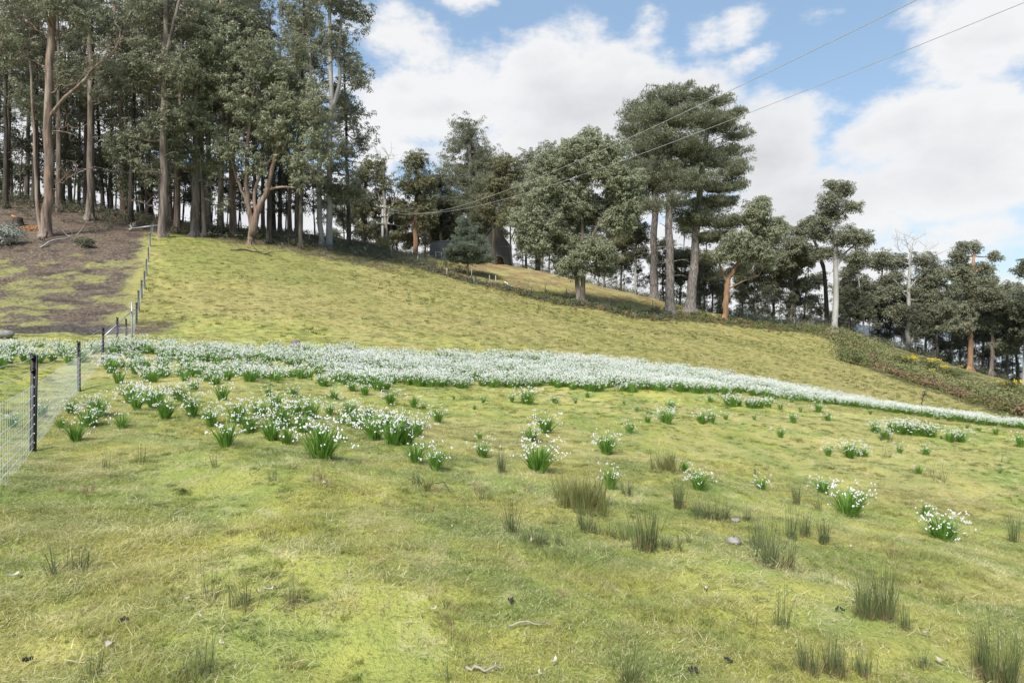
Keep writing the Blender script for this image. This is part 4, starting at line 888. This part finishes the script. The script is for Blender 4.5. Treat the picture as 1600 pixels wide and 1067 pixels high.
CLD = {0: clump_proto(10, 90, 34, .46, .10, 1.0, bell=.0112), 1: clump_proto(11, 80, 26, .44, .08, .95, bell=.0112), 2: clump_proto(12, 100, 48, .48, .13, 1.0, bell=.0112), 3: clump_proto(13, 70, 14, .42, .07, .9, bell=.0112), 5: clump_proto(15, 110, 66, .48, .18, .95, bell=.0112)}
def mk_clump_one(i, link):
    (LV, LQ, lr), (fV, fQ) = CLD[i]
    V = np.concatenate([LV, fV]); Q = np.concatenate([LQ, fQ+len(LV)]); o = add_mesh('snowflake_clump', V, Q, [MT['strap_leaf'], MT['petal']], None, attr={'rnd': ('FACE', np.concatenate([lr, np.random.default_rng(i).random(len(fQ))]))}, link=link)
    o.data.polygons.foreach_set('material_index', np.concatenate([np.zeros(len(LQ), np.int32), np.ones(len(fQ), np.int32)])); return o
SCAT = [(118,690,45,3),(190,672,35,3),(258,655,45,1),(300,652,42,0),(352,700,55,1),(447,697,40,3),(503,719,68,2),(584,688,50,0),(616,694,48,2),(650,726,50,3),(681,735,45,1),(650,686,42,0),(684,661,30,1),(647,638,28,3),(609,631,26,0),(522,625,22,1),(550,612,22,0),(502,602,20,0),(459,622,24,1),(534,666,30,3),(750,687,20,4),(753,716,35,1),(831,691,30,0),(853,678,38,0),(840,737,52,2),(825,632,28,2),(800,628,15,1),(755,630,15,3),(741,641,12,4),(869,631,15,3),(662,641,15,3),(709,625,12,4),(537,688,22,6),(425,690,45,0),(406,655,42,1),(484,655,36,2),(419,619,20,1),(547,652,30,2),
(984,677,25,1),(946,710,38,0),(953,764,42,1),(1070,738,24,3),(1091,768,38,0),(1042,661,26,2),(1012,661,18,3),(1049,641,22,1),(995,643,12,3),(1096,663,25,1),(1112,660,24,1),(1134,656,15,3),(1110,629,15,1),(1141,635,22,5),(1155,634,15,1),(1173,637,18,5),(1186,638,19,5),(1200,637,18,2),(1220,640,15,3),(1251,643,12,3),(1279,644,20,1),(1314,632,14,1),(1239,661,20,1),(1293,658,18,1),(1179,656,12,3),(1220,684,20,3),(1190,768,30,1),(1286,773,32,0),(1326,808,52,2),(1328,715,28,2),(1352,715,20,1),(1294,712,22,1),(1340,713,18,0),(1368,676,20,2),(1384,686,22,0),(1399,677,24,5),(1413,679,25,2),(1431,681,26,5),(1455,683,22,2),(1442,679,20,1),(1485,691,20,2),(1502,691,22,2),(1471,686,8,4),(1406,708,18,1),(1448,712,20,1),(1436,741,20,3),(1563,740,12,4),(1594,698,25,1),(1530,675,12,3),(1556,679,15,3),(1511,670,10,3),(1544,661,8,3),(1567,658,14,1),(1447,806,26,3),(1470,846,50,2),(1484,843,38,1),(918,622,14,3),(899,630,12,3),(866,630,14,1),(942,607,13,1),(1237,629,12,3),(975,632,10,4),(1360,648,11,3),(1400,640,10,1),(1466,657,12,1),
(66,652,30,1),(20,668,26,0),(95,672,30,4),(138,668,36,2),(150,652,40,0),(112,648,30,1),(214,640,34,1),(246,632,34,0),(282,628,30,2),(330,668,36,0),(372,662,40,2),(388,676,36,0),(440,668,44,2),(462,652,36,1),(430,640,30,0),(472,676,34,0),(560,672,34,2),(600,672,40,0),(630,668,30,1),(636,694,42,0),(500,690,34,0),(515,650,26,1),(575,655,26,0)]
marks = [(52,712,'the nearest black fence post'),(124,614,'the second black fence post'),(113,893,'the fan shaped rush at the left'),(352,700,'the left end of the near flower row'),(503,719,'the biggest flower clump left of centre'),(665,700,'the centre of the picture'),(785,741,'the slim rush in the middle'),(905,795,'the dense olive tussock'),(1040,735,'the small round tussock'),(1105,805,'the grey green rushes'),(1201,886,'the large fan shaped rush'),(1291,850,'the upright rush at the right'),(1385,684,'the long flower row at the right'),(1466,755,'the thin dark rush at the right'),(1590,840,'the right edge rush'),(1594,690,'the right edge'),(1180,640,'the short hedge of flower clumps'),(840,620,'the near edge of the white drift'),(250,640,'the flowers by the fence'),(440,650,'the crowded near flowers'),(600,650,'the crowded flowers left of centre'),(1330,712,'the triple clump at the right'),(1040,655,'the pair of clumps right of centre'),(1450,640,'the thin tail of the white drift')]
def rel(px, py):
    m_ = min(marks, key=lambda q: abs(q[0]-px)+2.0*abs(q[1]-py)); dx, dy = px-m_[0], (py-m_[1])*1.6
    if abs(dx)+abs(dy) < 12: return 'at '+m_[2]
    return ('left of ' if dx < 0 else 'right of ') + m_[2] if abs(dx) > abs(dy) else ('above ' if dy < 0 else 'below ') + m_[2]
WORDS = ['nearest', 'second nearest', 'third nearest', 'fourth nearest', 'fifth nearest', 'sixth nearest', 'seventh nearest', 'eighth nearest', 'ninth nearest', 'tenth nearest', 'eleventh nearest', 'twelfth nearest']
def size_word(i, h): return {0: 'full leafy', 1: 'neat upright', 2: 'bushy', 3: 'sparsely flowered', 4: 'tiny', 5: 'heavily flowered', 6: 'straggly'}[i]
bylab = {}
for q in SCAT: bylab.setdefault((size_word(q[3], q[2]), rel(q[0], q[1])), []).append(q)
protoC = {}
def put_clump(px, py, h, i, p=None, rz=None):
    p = p or hit(px, py); s_ = h*p.y/F/.50 if h else gg.uniform(.8, 1.15)
    s_ = min(max(s_, .45), 1.5)
    if i in protoC: o = copy_tree(protoC[i], p, gg.uniform(0, 6.28), s_)
    else: o = protoC[i] = mk_clump(i); o.location = p; o.scale = (s_,)*3
    return o
placed = []
for (sw, rl), lst in bylab.items():
    lst.sort(key=lambda q: -q[1])
    for n_, q in enumerate(lst):
        o = put_clump(*q); placed.append((o.location.x, o.location.y))
        pre = sw if len(lst) == 1 else WORDS[n_]+' '+sw
        tag(o, ('%s white snowflake clump %s' % (pre, rl)).replace(', white', ' white'), 'flower clump', 'scattered white snowflake clumps')
# the white drift: many clumps grown into one another
def inpoly(px, py, poly):
    c = False
    for (x0, y0), (x1, y1) in zip(poly, poly[1:]+poly[:1]):
        if (y0 > py) != (y1 > py) and px < (x1-x0)*(py-y0)/(y1-y0)+x0: c = not c
    return c
MAIN = [(158,548),(230,544),(340,549),(450,551),(520,551),(620,556),(700,560),(800,562),(830,560),(900,566),(990,570),(1080,582),(1180,598),(1280,616),(1380,636),(1480,652),(1610,668),(1610,672),(1500,660),(1400,645),(1320,635),(1240,626),(1140,616),(1080,614),(1020,612),(940,612),(860,608),(760,606),(700,608),(610,600),(560,606),(500,595),(430,600),(350,598),(300,592),(240,588),(190,592),(150,578)]
LEFTF = [(-90,560),(-10,550),(60,548),(150,550),(150,566),(100,572),(40,573),(-90,590)]
MIDF = [(170,588),(300,592),(360,602),(430,604),(520,604),(620,606),(600,622),(500,625),(420,630),(330,650),(240,648),(170,632)]
cand = []
g = np.random.default_rng(77)
xs = g.uniform(-42, 48, 60000); ys = g.uniform(12, 60, 60000); hs = H(xs, ys); pxs, pys = proj(xs, ys, hs)
cell = {}
def far_ok(x, y, d):
    cx, cy = int(x/d), int(y/d)
    for a in (-1, 0, 1):
        for b in (-1, 0, 1):
            for (u, v) in cell.get((cx+a, cy+b, d), ()):
                if (u-x)**2+(v-y)**2 < d*d: return False
    cell.setdefault((cx, cy, d), []).append((x, y)); return True
for x, y, h_, px, py in zip(xs, ys, hs, pxs, pys):
    if not (-100 < px < 1650): continue
    if inpoly(px, py, MAIN): ok = g.random() < (.20 if px < 520 else .8) and far_ok(x, y, .42 if px < 520 else .37); z_ = 0
    elif inpoly(px, py, LEFTF): ok = g.random() < .25 and far_ok(x, y, .5); z_ = 1
    elif inpoly(px, py, MIDF): ok = g.random() < .06 and far_ok(x, y, .5); z_ = 2
    else: continue
    if ok and min((x-a)**2+(y-b)**2 for a, b in placed) > .04: cand.append((x, y, h_, px, py, z_))
cand.sort(key=lambda q: q[1])
NI = 300-len(SCAT)
print('DRIFT', len(cand), 'scattered', len(SCAT))
one = {}
zn = {0: 'in the dense white drift', 1: 'in the patch left of the wire fence', 2: 'in the loose front band'}
def third(px): 
    for x1, nm in ((150, 'left of the fence'), (235, 'just right of the fence posts'), (330, 'right of the strainer post'), (430, 'below the stump, to its left'), (540, 'below the grey stump'), (680, 'left of centre'), (860, 'at the centre'), (1050, 'below the lone gum'), (1250, 'below the pines'), (9999, 'towards the right edge')):
        if px < x1: return nm
for x, y, h_, px, py, z_ in cand[:NI]:
    k = int(g.choice([0, 1, 3, 2], p=[.25, .3, .3, .15]))
    if k == 3 and z_ == 0 and px > 600: k = 5
    if k in one: o = one[k].copy(); COL.objects.link(o)
    else: o = one[k] = mk_clump_one(k, True)
    o.location = (x, y, h_); o.rotation_euler = (0, 0, g.uniform(0, 6.28)); s_ = g.uniform(.8, 1.15); o.scale = (s_,)*3
    tag(o, 'white snowflake clump crowded %s, %s' % (zn[z_], third(px)), 'flower clump', 'snowflake clumps '+zn[z_]+', '+third(px))
# ---------------------------------------------------------------- scatter for what nobody could count
def scatter(name, P, rot, scl, idx, protos_, kind='stuff', label=None, cat=None, off=None):
    me = bpy.data.meshes.new(name); me.vertices.add(len(P)); me.vertices.foreach_set('co', np.asarray(P, np.float32).ravel())
    a = me.attributes.new('rot', 'FLOAT_VECTOR', 'POINT'); a.data.foreach_set('vector', np.asarray(rot, np.float32).ravel())
    a = me.attributes.new('scl', 'FLOAT', 'POINT'); a.data.foreach_set('value', np.asarray(scl, np.float32))
    a = me.attributes.new('idx', 'INT', 'POINT'); a.data.foreach_set('value', np.asarray(idx, np.int32))
    o = bpy.data.objects.new(name, me); COL.objects.link(o)
    ng = bpy.data.node_groups.new(name, 'GeometryNodeTree'); ng.interface.new_socket('Geometry', in_out='INPUT', socket_type='NodeSocketGeometry'); ng.interface.new_socket('Geometry', in_out='OUTPUT', socket_type='NodeSocketGeometry')
    N = ng.nodes; L = ng.links; gi = N.new('NodeGroupInput'); go = N.new('NodeGroupOutput'); jn = N.new('GeometryNodeJoinGeometry')
    def at(nm, ty):
        n = N.new('GeometryNodeInputNamedAttribute'); n.data_type = ty; n.inputs[0].default_value = nm; return n.outputs[0]
    rt, sc_, ix = at('rot', 'FLOAT_VECTOR'), at('scl', 'FLOAT'), at('idx', 'INT')
    for k, pr in enumerate(protos_):
        oi = N.new('GeometryNodeObjectInfo'); oi.inputs[0].default_value = pr; oi.transform_space = 'ORIGINAL'
        cp = N.new('FunctionNodeCompare'); cp.data_type = 'INT'; cp.operation = 'EQUAL'; L.new(ix, cp.inputs[2]); cp.inputs[3].default_value = k
        ip = N.new('GeometryNodeInstanceOnPoints'); L.new(gi.outputs[0], ip.inputs['Points']); L.new(cp.outputs[0], ip.inputs['Selection']); L.new(oi.outputs['Geometry'], ip.inputs['Instance'])
        L.new(rt, ip.inputs['Rotation']); L.new(sc_, ip.inputs['Scale']); L.new(ip.outputs[0], jn.inputs[0])
    L.new(jn.outputs[0], go.inputs[0]); md = o.modifiers.new('scatter', 'NODES'); md.node_group = ng
    return tag(o, label, cat, kind=kind)
rest = cand[NI:]
if rest:
    pr = [mk_clump_one(k, False) for k in (0, 2, 5, 1)]
    A_ = np.array([(x, y, z) for x, y, z, *_ in rest]); n_ = len(rest)
    scatter('white_drift', A_, np.stack([0*A_[:, 0], 0*A_[:, 0], g.uniform(0, 6.28, n_)], 1), g.uniform(.8, 1.2, n_), g.choice(4, n_, p=[.2, .35, .4, .05]), pr, label='far dense part of the long white drift of snowflakes', cat='flowers')

# rushes and tussocks
def tuft(name, label, px, py, hpx, wpx, n, mat='rush_stem', dry=0., lean=.25, wd=.006, cat='rush', group=None, seed=0):
    b = hit(px, py) ; k = b.y/F; h = hpx*k; r0 = max(.03, wpx*k*.38); g = np.random.default_rng(int(px)*3+int(py))
    root = empty(name, b); tag(root, label, cat, group)
    m_ = max(2, n//14); cc = g.normal(size=(m_, 2))*r0*.6; ci = g.integers(0, m_, n); bb = np.stack([cc[ci, 0]+g.normal(size=n)*.018, cc[ci, 1]+g.normal(size=n)*.018, np.full(n, -.03)], 1)
    V, Q, rn, _ = blades(n, r0, h, wd, lean*1.15, g, 4, .45, .72, base=bb, ang=np.arctan2(bb[:, 1], bb[:, 0])+g.normal(size=n)*.9, lmin=.05); add_mesh('stems', V, Q, MT[mat], root, attr={'rnd': ('FACE', rn)})
    if dry:
        V, Q, rn, _ = blades(int(n*dry), r0*1.15, h*.42, wd*1.1, lean*2.2, g, 4, .5, .6); add_mesh('dry_stems', V, Q, MT['dry_stem'], root, attr={'rnd': ('FACE', rn)})
RU = [(799,834,58,24,30,.5,'left of the middle rushes'),(834,851,38,30,60,1.2,'second from the left in the middle row'),(878,856,28,16,22,.3,'short one in the middle row'),(916,832,42,26,50,.1,'just below the dense olive tussock'),(948,841,35,34,45,.2,'right below the dense olive tussock'),(975,848,42,16,30,.1,'thin one right of the dense tussock'),(1009,861,70,36,95,.5,'tallest in the middle row'),(1037,858,34,24,35,.5,'at the right end of the middle row'),(785,741,38,16,50,.2,'standing alone in the centre'),(651,762,34,22,18,.2,'pale one below the central flower clumps'),(754,782,26,22,24,.8,'short one left of the dense tussock'),(978,775,32,14,35,.3,'behind the dense tussock'),(1064,795,46,18,55,.4,'tall grey one left of the broad grey rush'),(1112,812,40,52,130,.3,'broad grey green one'),(1158,812,28,20,26,.8,'between the broad grey rush and the fan'),(1201,886,82,66,95,.5,'large fan shaped one beside the grey rock'),(1190,862,60,40,50,.3,'behind the large fan'),(1291,850,42,18,55,.2,'upright one at the right'),(1237,841,58,12,32,.3,'slim one left of the upright right one'),(1256,840,44,18,35,.6,'between the slim and the upright one'),(1244,789,38,14,40,.5,'slim one below the flower clump'),(1275,795,24,12,25,.4,'small brownish one'),(1217,982,82,11,24,.4,'very thin tall one'),(1177,982,40,14,6,1.,'few stems left of the very thin one'),(1349,968,80,30,90,.4,'left one of the tall pair'),(1382,968,95,26,90,.5,'right one of the tall pair'),(1415,985,48,22,35,.5,'right of the tall pair'),(1265,1050,62,34,50,1.4,'dry brown one near the bottom'),(1305,1056,74,36,80,1.2,'brown green one near the bottom'),(1346,1062,46,28,50,1.0,'low brown one near the bottom'),(1556,1072,105,56,150,.6,'large one at the bottom right corner'),(1525,1050,70,24,20,.3,'left of the large corner one'),(1468,755,44,34,30,.3,'thin dark one on the right slope'),(1588,846,48,30,40,.3,'at the right edge'),(1563,722,18,18,16,.3,'faint one on the far right slope'),(1072,851,36,50,22,.8,'sparse one right of the middle row'),(1445,1045,34,28,40,2.,'dry brown one near the bottom right'),(113,893,62,56,30,1.5,'fan shaped one at the far left'),(330,941,80,22,16,1.2,'tall thin one at the lower left'),(385,948,72,46,34,.8,'sparse one at the lower left'),(458,942,62,40,16,3.,'sparse one with dry base left of centre'),(534,951,40,60,12,7.,'wide dry based one left of centre'),(140,1066,68,26,14,1.,'bottom left corner one'),(320,1068,74,46,26,.4,'bottom edge one at the left'),(216,724,36,22,12,.2,'faint one below the fence flowers'),(167,734,26,14,10,.2,'faint one right of the nearest fence post'),(339,731,30,18,9,.3,'few stems below the left flower clump'),(427,752,24,14,14,.6,'small one below the near flowers'),(706,1068,56,20,7,.6,'few stems at the bottom edge centre'),(978,1070,78,58,50,.5,'bottom edge one right of centre'),(1185,745,22,10,10,.5,'small one above the rushes'),(1246,690,16,22,26,.9,'small dry one on the slope'),(1384,690,20,20,45,.1,'dark one in front of the long flower row'),(1385,715,18,14,22,.9,'dry one right of the triple clump')]
for px, py, hp, wp, n, dr, wh in RU:
    fan = .55 if wp > hp*.7 else .22
    tuft('rush_tuft', 'green rush tuft, %s' % wh, px, py, hp, wp, int(n*2.2), dry=dr, lean=fan*1.45, wd=.0030 if py > 900 else .0048, group='rushes in the pasture')
tuft('grass_tussock', 'dense broad olive tussock in the middle, the thickest on the field', 905, 795, 56, 92, 900, 'tussock_blade', .15, .55, .006, 'tussock')
tuft('grass_tussock', 'small round olive tussock above the middle rushes', 1040, 735, 34, 40, 420, 'tussock_blade', .1, .6, .006, 'tussock')
tuft('grass_tussock', 'loose low tussock below the central flower clumps', 668, 765, 26, 56, 160, 'tussock_blade', 1.2, .8, .006, 'tussock')
DRY = [(534,838),(365,838),(690,950),(1112,910),(880,932),(700,1000),(1110,1010),(640,800),(740,770),(555,770),(400,830),(500,750),(60,800),(1230,890),(120,770),(1500,1000),(820,1000),(960,1010),(230,950),(600,960),(1390,865),(1180,1030),(710,975),(505,760),(595,835),(820,765),(450,1040),(250,1035)]
for i, (px, py) in enumerate(DRY):
    tuft('dry_grass_tuft', 'straw coloured tuft %s' % ('in the '+('left' if px < 530 else 'centre' if px < 1060 else 'right')+' of the foreground, '+('near the bottom edge' if py > 940 else 'halfway up the foreground' if py > 820 else 'at the back of the foreground')), px, py, 16+i % 3*4, 34+i % 4*8, 70, 'dry_stem', .6, .9, .004, 'grass tuft', 'straw coloured tufts '+('left' if px < 530 else 'centre' if px < 1060 else 'right')+('low' if py > 940 else 'mid' if py > 820 else 'back'))

# short turf: bent blades in small mats
def turf_proto(i, n, L, r, wd, flat):
    g = np.random.default_rng(900+i); b = np.stack([g.normal(size=n)*r*.5, g.normal(size=n)*r*.5, np.full(n, -.004)], 1)
    V, Q, rn, _ = blades(n, r, L, wd, flat, g, 2, .4, .6, base=b, ang=g.uniform(0, 6.28)+g.normal(size=n)*1.3, lmin=.72)
    rn = (g.random(n) if i < 20 else g.uniform(0, .25, n) if i > 29 else g.uniform(.7, 1, n)).repeat(2)
    return add_mesh('turf', V, Q, MT['grass_blade'], None, attr={'rnd': ('FACE', rn)}, link=False)
tp = [turf_proto(0, 110, .05, .11, .0034, 1.5), turf_proto(1, 110, .045, .11, .0034, 1.65), turf_proto(2, 90, .08, .11, .0032, 1.7), turf_proto(3, 60, .10, .08, .0036, 1.35), turf_proto(4, 90, .06, .14, .0030, 1.7), turf_proto(5, 110, .035, .11, .0040, 1.2)]
fp = [turf_proto(10, 60, .10, .20, .010, 1.5), turf_proto(11, 60, .13, .16, .010, 1.25), turf_proto(12, 50, .09, .25, .010, 1.6)]
def samp(n, y0, y1, p=1.0):
    u = g.random(n); y = (y0**(1+p)+(y1**(1+p)-y0**(1+p))*u)**(1/(1+p)); x = y*g.uniform(-.82, .82, n); return x, y
def keepmask(x, y):
    s = side_of_fence(x, y); return ~((s > .5) & (y > 36))
dk = [turf_proto(40+q, 80, .05, .055, .0045, 1.2) for q in range(3)]
x1, y1 = samp(15000, 2.8, 34, .25); kk = (np.sin(x1*1.9+y1*1.1)+np.sin(x1*.9-y1*2.3+1)+np.sin(x1*4.1+y1*3.2)+g.normal(size=len(x1))*.5) > .75
x1, y1 = x1[kk], y1[kk]
scatter('moss_tufts', np.stack([x1, y1, H(x1, y1)], 1), np.stack([0*x1, 0*x1, g.uniform(0, 6.28, len(x1))], 1), g.uniform(.5, 1.5, len(x1))*(.8+y1/30), g.integers(0, 3, len(x1)), dk)
x1, y1 = samp(34000, 2.6, 15, .35)
mk = (np.sin(x1*1.3+y1*.8+3)+np.sin(x1*.7-y1*1.6)+np.sin(x1*2.9+y1*1.9)*.7+g.normal(size=len(x1))*.4) > -.6; x1, y1 = x1[mk], y1[mk]
nz = np.sin(x1*1.7+y1*.9)+np.sin(x1*.6-y1*1.3+2)+np.sin(x1*3.1+y1*2.2)
ii = np.where(nz > 1.0, 3, g.choice([0, 1, 2, 4, 5], len(x1)))
scatter('grass', np.stack([x1, y1, H(x1, y1)], 1), np.stack([g.normal(size=len(x1))*.12, g.normal(size=len(x1))*.12, g.uniform(0, 6.28, len(x1))], 1), g.uniform(.6, 1.15, len(x1)), ii, tp, label=None)
st_ = [turf_proto(20+q, 16, .15, .16, .0042, 1.75) for q in range(4)]
x1, y1 = samp(16000, 2.6, 17, .45); kk = (np.sin(x1*1.1+y1*.7+1)+np.sin(x1*.5-y1*1.9)+np.sin(x1*2.3-y1*1.2+4)*.8+g.normal(size=len(x1))*.7) > .1
x1, y1 = x1[kk], y1[kk]
scatter('straw', np.stack([x1, y1, H(x1, y1)+.012], 1), np.stack([g.normal(size=len(x1))*.15, g.normal(size=len(x1))*.15, g.normal(size=len(x1))*.8+1.2], 1), g.uniform(.5, 1.1, len(x1)), g.integers(0, 4, len(x1)), st_)
x1, y1 = samp(60000, 11, 100, .3); k_ = keepmask(x1, y1); x1, y1 = x1[k_], y1[k_]
scatter('hill_grass', np.stack([x1, y1, H(x1, y1)], 1), np.stack([g.normal(size=len(x1))*.1, g.normal(size=len(x1))*.1, g.uniform(0, 6.28, len(x1))], 1), g.uniform(.5, .9, len(x1))*(.7+y1/70), g.integers(0, 3, len(x1)), fp)
hp = [turf_proto(60+q, 70, .20, .42, .022, 1.5) for q in range(3)]
for o_ in hp: o_.data.materials[0] = MT['hill_blade']
x1 = g.uniform(-60, 75, 80000); y1 = g.uniform(33, 112, 80000); bey = np.interp(x1, [p[0] for p in LW], [p[1] for p in LW])
k_ = keepmask(x1, y1) & (y1 < np.maximum(bey+14, 60)) & (np.abs(x1) < y1*.8+3) & ~((x1 < -10) & (y1 > 79)) & (g.random(len(x1)) < .75); x1, y1 = x1[k_], y1[k_]
scatter('hill_turf', np.stack([x1, y1, H(x1, y1)], 1), np.stack([g.normal(size=len(x1))*.1, g.normal(size=len(x1))*.1, g.uniform(0, 6.28, len(x1))], 1), g.uniform(.25, .75, len(x1)), g.integers(0, 3, len(x1)), hp)
def litter_proto(i):
    g = np.random.default_rng(70+i); b = np.stack([g.normal(size=14)*.5, g.normal(size=14)*.5, np.full(14, .02)], 1); V, Q, rn, _ = blades(14, .5, .30, .05, 1.55, g, 2, .1, .7, base=b, ang=g.uniform(0, 6.28, 14), lmin=.97); return add_mesh('litter', V, Q, MT['litter'], None, attr={'rnd': ('FACE', g.random(14).repeat(2))}, link=False)
x1 = g.uniform(-90, 5, 22000); y1 = g.uniform(36, 100, 22000); s1 = side_of_fence(x1, y1); k_ = (((s1 > 1) & (y1 > 36.5)) | ((y1 > 74) & (x1 < -10))) & (np.abs(x1) < y1*.85); x1, y1 = x1[k_], y1[k_]
scatter('bark_litter', np.stack([x1, y1, H(x1, y1)+.01], 1), np.stack([0*x1, 0*x1, g.uniform(0, 6.28, len(x1))], 1), g.uniform(.4, 1.1, len(x1)), g.integers(0, 3, len(x1)), [litter_proto(q) for q in range(3)])
# low weeds dotted over the hill side
def weed_proto(i):
    g = np.random.default_rng(40+i); V, Q, rn, _ = blades(26, .14, .16, .03, 1.1, g, 2, .4, .5); return add_mesh('weed', V, Q, MT['tussock_blade'], None, attr={'rnd': ('FACE', rn*.5)}, link=False)
wp_ = [weed_proto(0), weed_proto(1)]
x1 = g.uniform(-40, 70, 16000); y1 = g.uniform(38, 100, 16000)
bey = np.interp(x1, [p[0] for p in LW], [p[1] for p in LW]); dn = sm(-seg_d(x1, y1, LW), -30, -3)
k_ = keepmask(x1, y1) & (y1 < bey+1) & (g.random(len(x1)) < (.22+.75*dn)*np.clip(.5+1.1*(np.sin(x1*.31+y1*.17)+np.sin(x1*.13-y1*.37+1)+np.sin(x1*.83+y1*.6)*.7), .05, 1.3)) & (x1 > -30)
x1, y1 = x1[k_], y1[k_]
scatter('hill_weeds', np.stack([x1, y1, H(x1, y1)], 1), np.stack([0*x1, 0*x1, g.uniform(0, 6.28, len(x1))], 1), g.uniform(.5, 1.5, len(x1)), g.integers(0, 2, len(x1)), wp_)
# bracken and heath along the old fence line
def shrubmass(name, pts, half, n, h, mat, seed, L=.26, W=.09, label=None, cat=None, hv=.6, off=0, nl=26):
    g = np.random.default_rng(seed); seg = np.array(pts, float); d = np.hypot(*np.diff(seg, axis=0).T); cum = np.concatenate([[0], np.cumsum(d)])
    s = g.uniform(0, cum[-1], n); x = np.interp(s, cum, seg[:, 0]); y = np.interp(s, cum, seg[:, 1])+g.normal(size=n)*half+off; x = x+g.normal(size=n)*half*.5
    lump = .5+.5*np.sin(s*.9+seed)*np.sin(s*.37+2*seed)
    hh = h*(1-hv+hv*lump)*g.uniform(.4, 1.1, n)
    C = np.stack([x, y, H(x, y)+hh*.45], 1)
    V, Q, rn = leaves(C, np.maximum(hh*.6, .15), nl, L, W, up=.4, droop=.2, rad0=.3, g=g)
    o = add_mesh(name, V, Q, MT[mat], None, attr={'rnd': ('FACE', rn)}); return tag(o, label, cat, kind='stuff')
shrubmass('heath', LW[0:7], 1.1, 900, .9, 'wood_leaf', 1)
shrubmass('heath_fern', LW[0:9], 1.7, 700, .7, 'bracken_frond', 2)
shrubmass('heath_scrub', LW[3:11], 1.2, 620, .9, 'gorse_leaf', 3)
shrubmass('bracken', [(p[0], p[1]+.5) for p in LW[9:15]], 1.2, 1000, 1.25, 'bracken_frond', 4, L=.30, hv=.8)
shrubmass('gorse_scrub', [(p[0]+2, p[1]+5) for p in LW[9:15]], 2.6, 1300, 1.25, 'gorse_leaf', 5, hv=.75)
shrubmass('bank_scrub', [(p[0]+4, p[1]+12) for p in LW[9:15]], 3.5, 1200, 1.5, 'olive_scrub', 6)
shrubmass('forest_floor_scrub', [(-75, 86), (-50, 84), (-35, 82), (-20, 88), (-8, 95)], 5.5, 1500, 1.7, 'wood_leaf', 7)
shrubmass('crest_scrub', [(-22, 118), (-5, 122), (20, 118), (35, 112), (48, 108), (60, 112), (75, 108), (88, 98)], 3.8, 2200, 2.6, 'wood_leaf', 8)
gor = [(1330,552,74,1.0,'gorse_leaf','greenish bush on the crest right of the pale gum'),(1420,575,80,.9,'gorse_leaf','gorse bush with yellow flowers at the foot of the dead topped gum'),(1455,574,82,.9,'gorse_leaf','brightest yellow flowering gorse right of the dead topped gum'),(1482,586,76,.9,'gorse_leaf','yellow flowering gorse left of the dark red trunk'),(1585,598,72,.9,'gorse_leaf','gorse with some yellow flowers at the right edge')]
for i, (px, py, Z, s_, mt, lb) in enumerate(gor):
    o = brushpile('gorse_bush', lb, px, py, 1.5*s_, 1.5*s_, mt, 70, Z=Z, cat='bush', seed=i)
    if 'yellow' in lb:
        g2 = np.random.default_rng(i); C = np.stack([g2.normal(size=16)*.75, g2.normal(size=16)*.4, 1.0+g2.random(16)*.5], 1)
        V, Q, rn = leaves(C, .22, 14, .13, .09, g=g2); add_mesh('blossom', V, Q, MT['gorse_flower'], o, attr={'rnd': ('FACE', rn)})
log('thorn_bush', 'bare dark twiggy bush at the edge of the white drift on the right', [on(1440, 628, 0, 52), on(1445, 612, 1.0, 52)], .05, 'bark_dark', 'bush', twigs=30, seed=31)
brushpile('leafy_sapling', 'small leafy bush at the foot of the power pole', 600, 405, .7, 2.2, 'olive_scrub', 60, Z=98, cat='bush')
# old timber fence posts along the crest
for i, (px, Z, h) in enumerate([(416,80,1.3),(483,84,1.2),(543,92,1.1),(538,97,.9),(612,93,1.1),(653,92,1.2),(698,86,1.1),(741,84,.9),(765,86,1.5),(775,86,1.6),(737,92,1.2),(830,90,1.1),(852,88,1.2),(885,86,1.1),(938,88,1.1),(952,88,1.2),(962,89,1.1),(985,91,1.1),(1020,93,1.1),(1090,96,1.1),(1147,101,1.2),(1168,102,1.1),(1178,103,1.1),(1192,103,1.1),(1221,102,1.3),(1241,103,1.1)]):
    b = atd(px, Z); mb = MB(); q = gg.uniform(-.05, .05); mb.tube([(0, 0, -.3), (q*.5, 0, h*.5), (q, 0, h)], [.07, .065, .055], 7)
    o = mb.build('fence_post', MT['weathered_timber' if i % 3 else 'dead_wood'], None, False); o.location = b
    wh = 'below the twin pale trunks' if px < 560 else 'between the power pole and the small conifer' if px < 725 else 'right of the small conifer' if px < 840 else 'below the lone pale green gum' if px < 1000 else 'below the pines' if px < 1120 else 'on the crest left of the pale gum'
    tag(o, 'old weathered timber fence post on the crest '+wh, 'fence post', 'old fence posts on the crest '+wh)
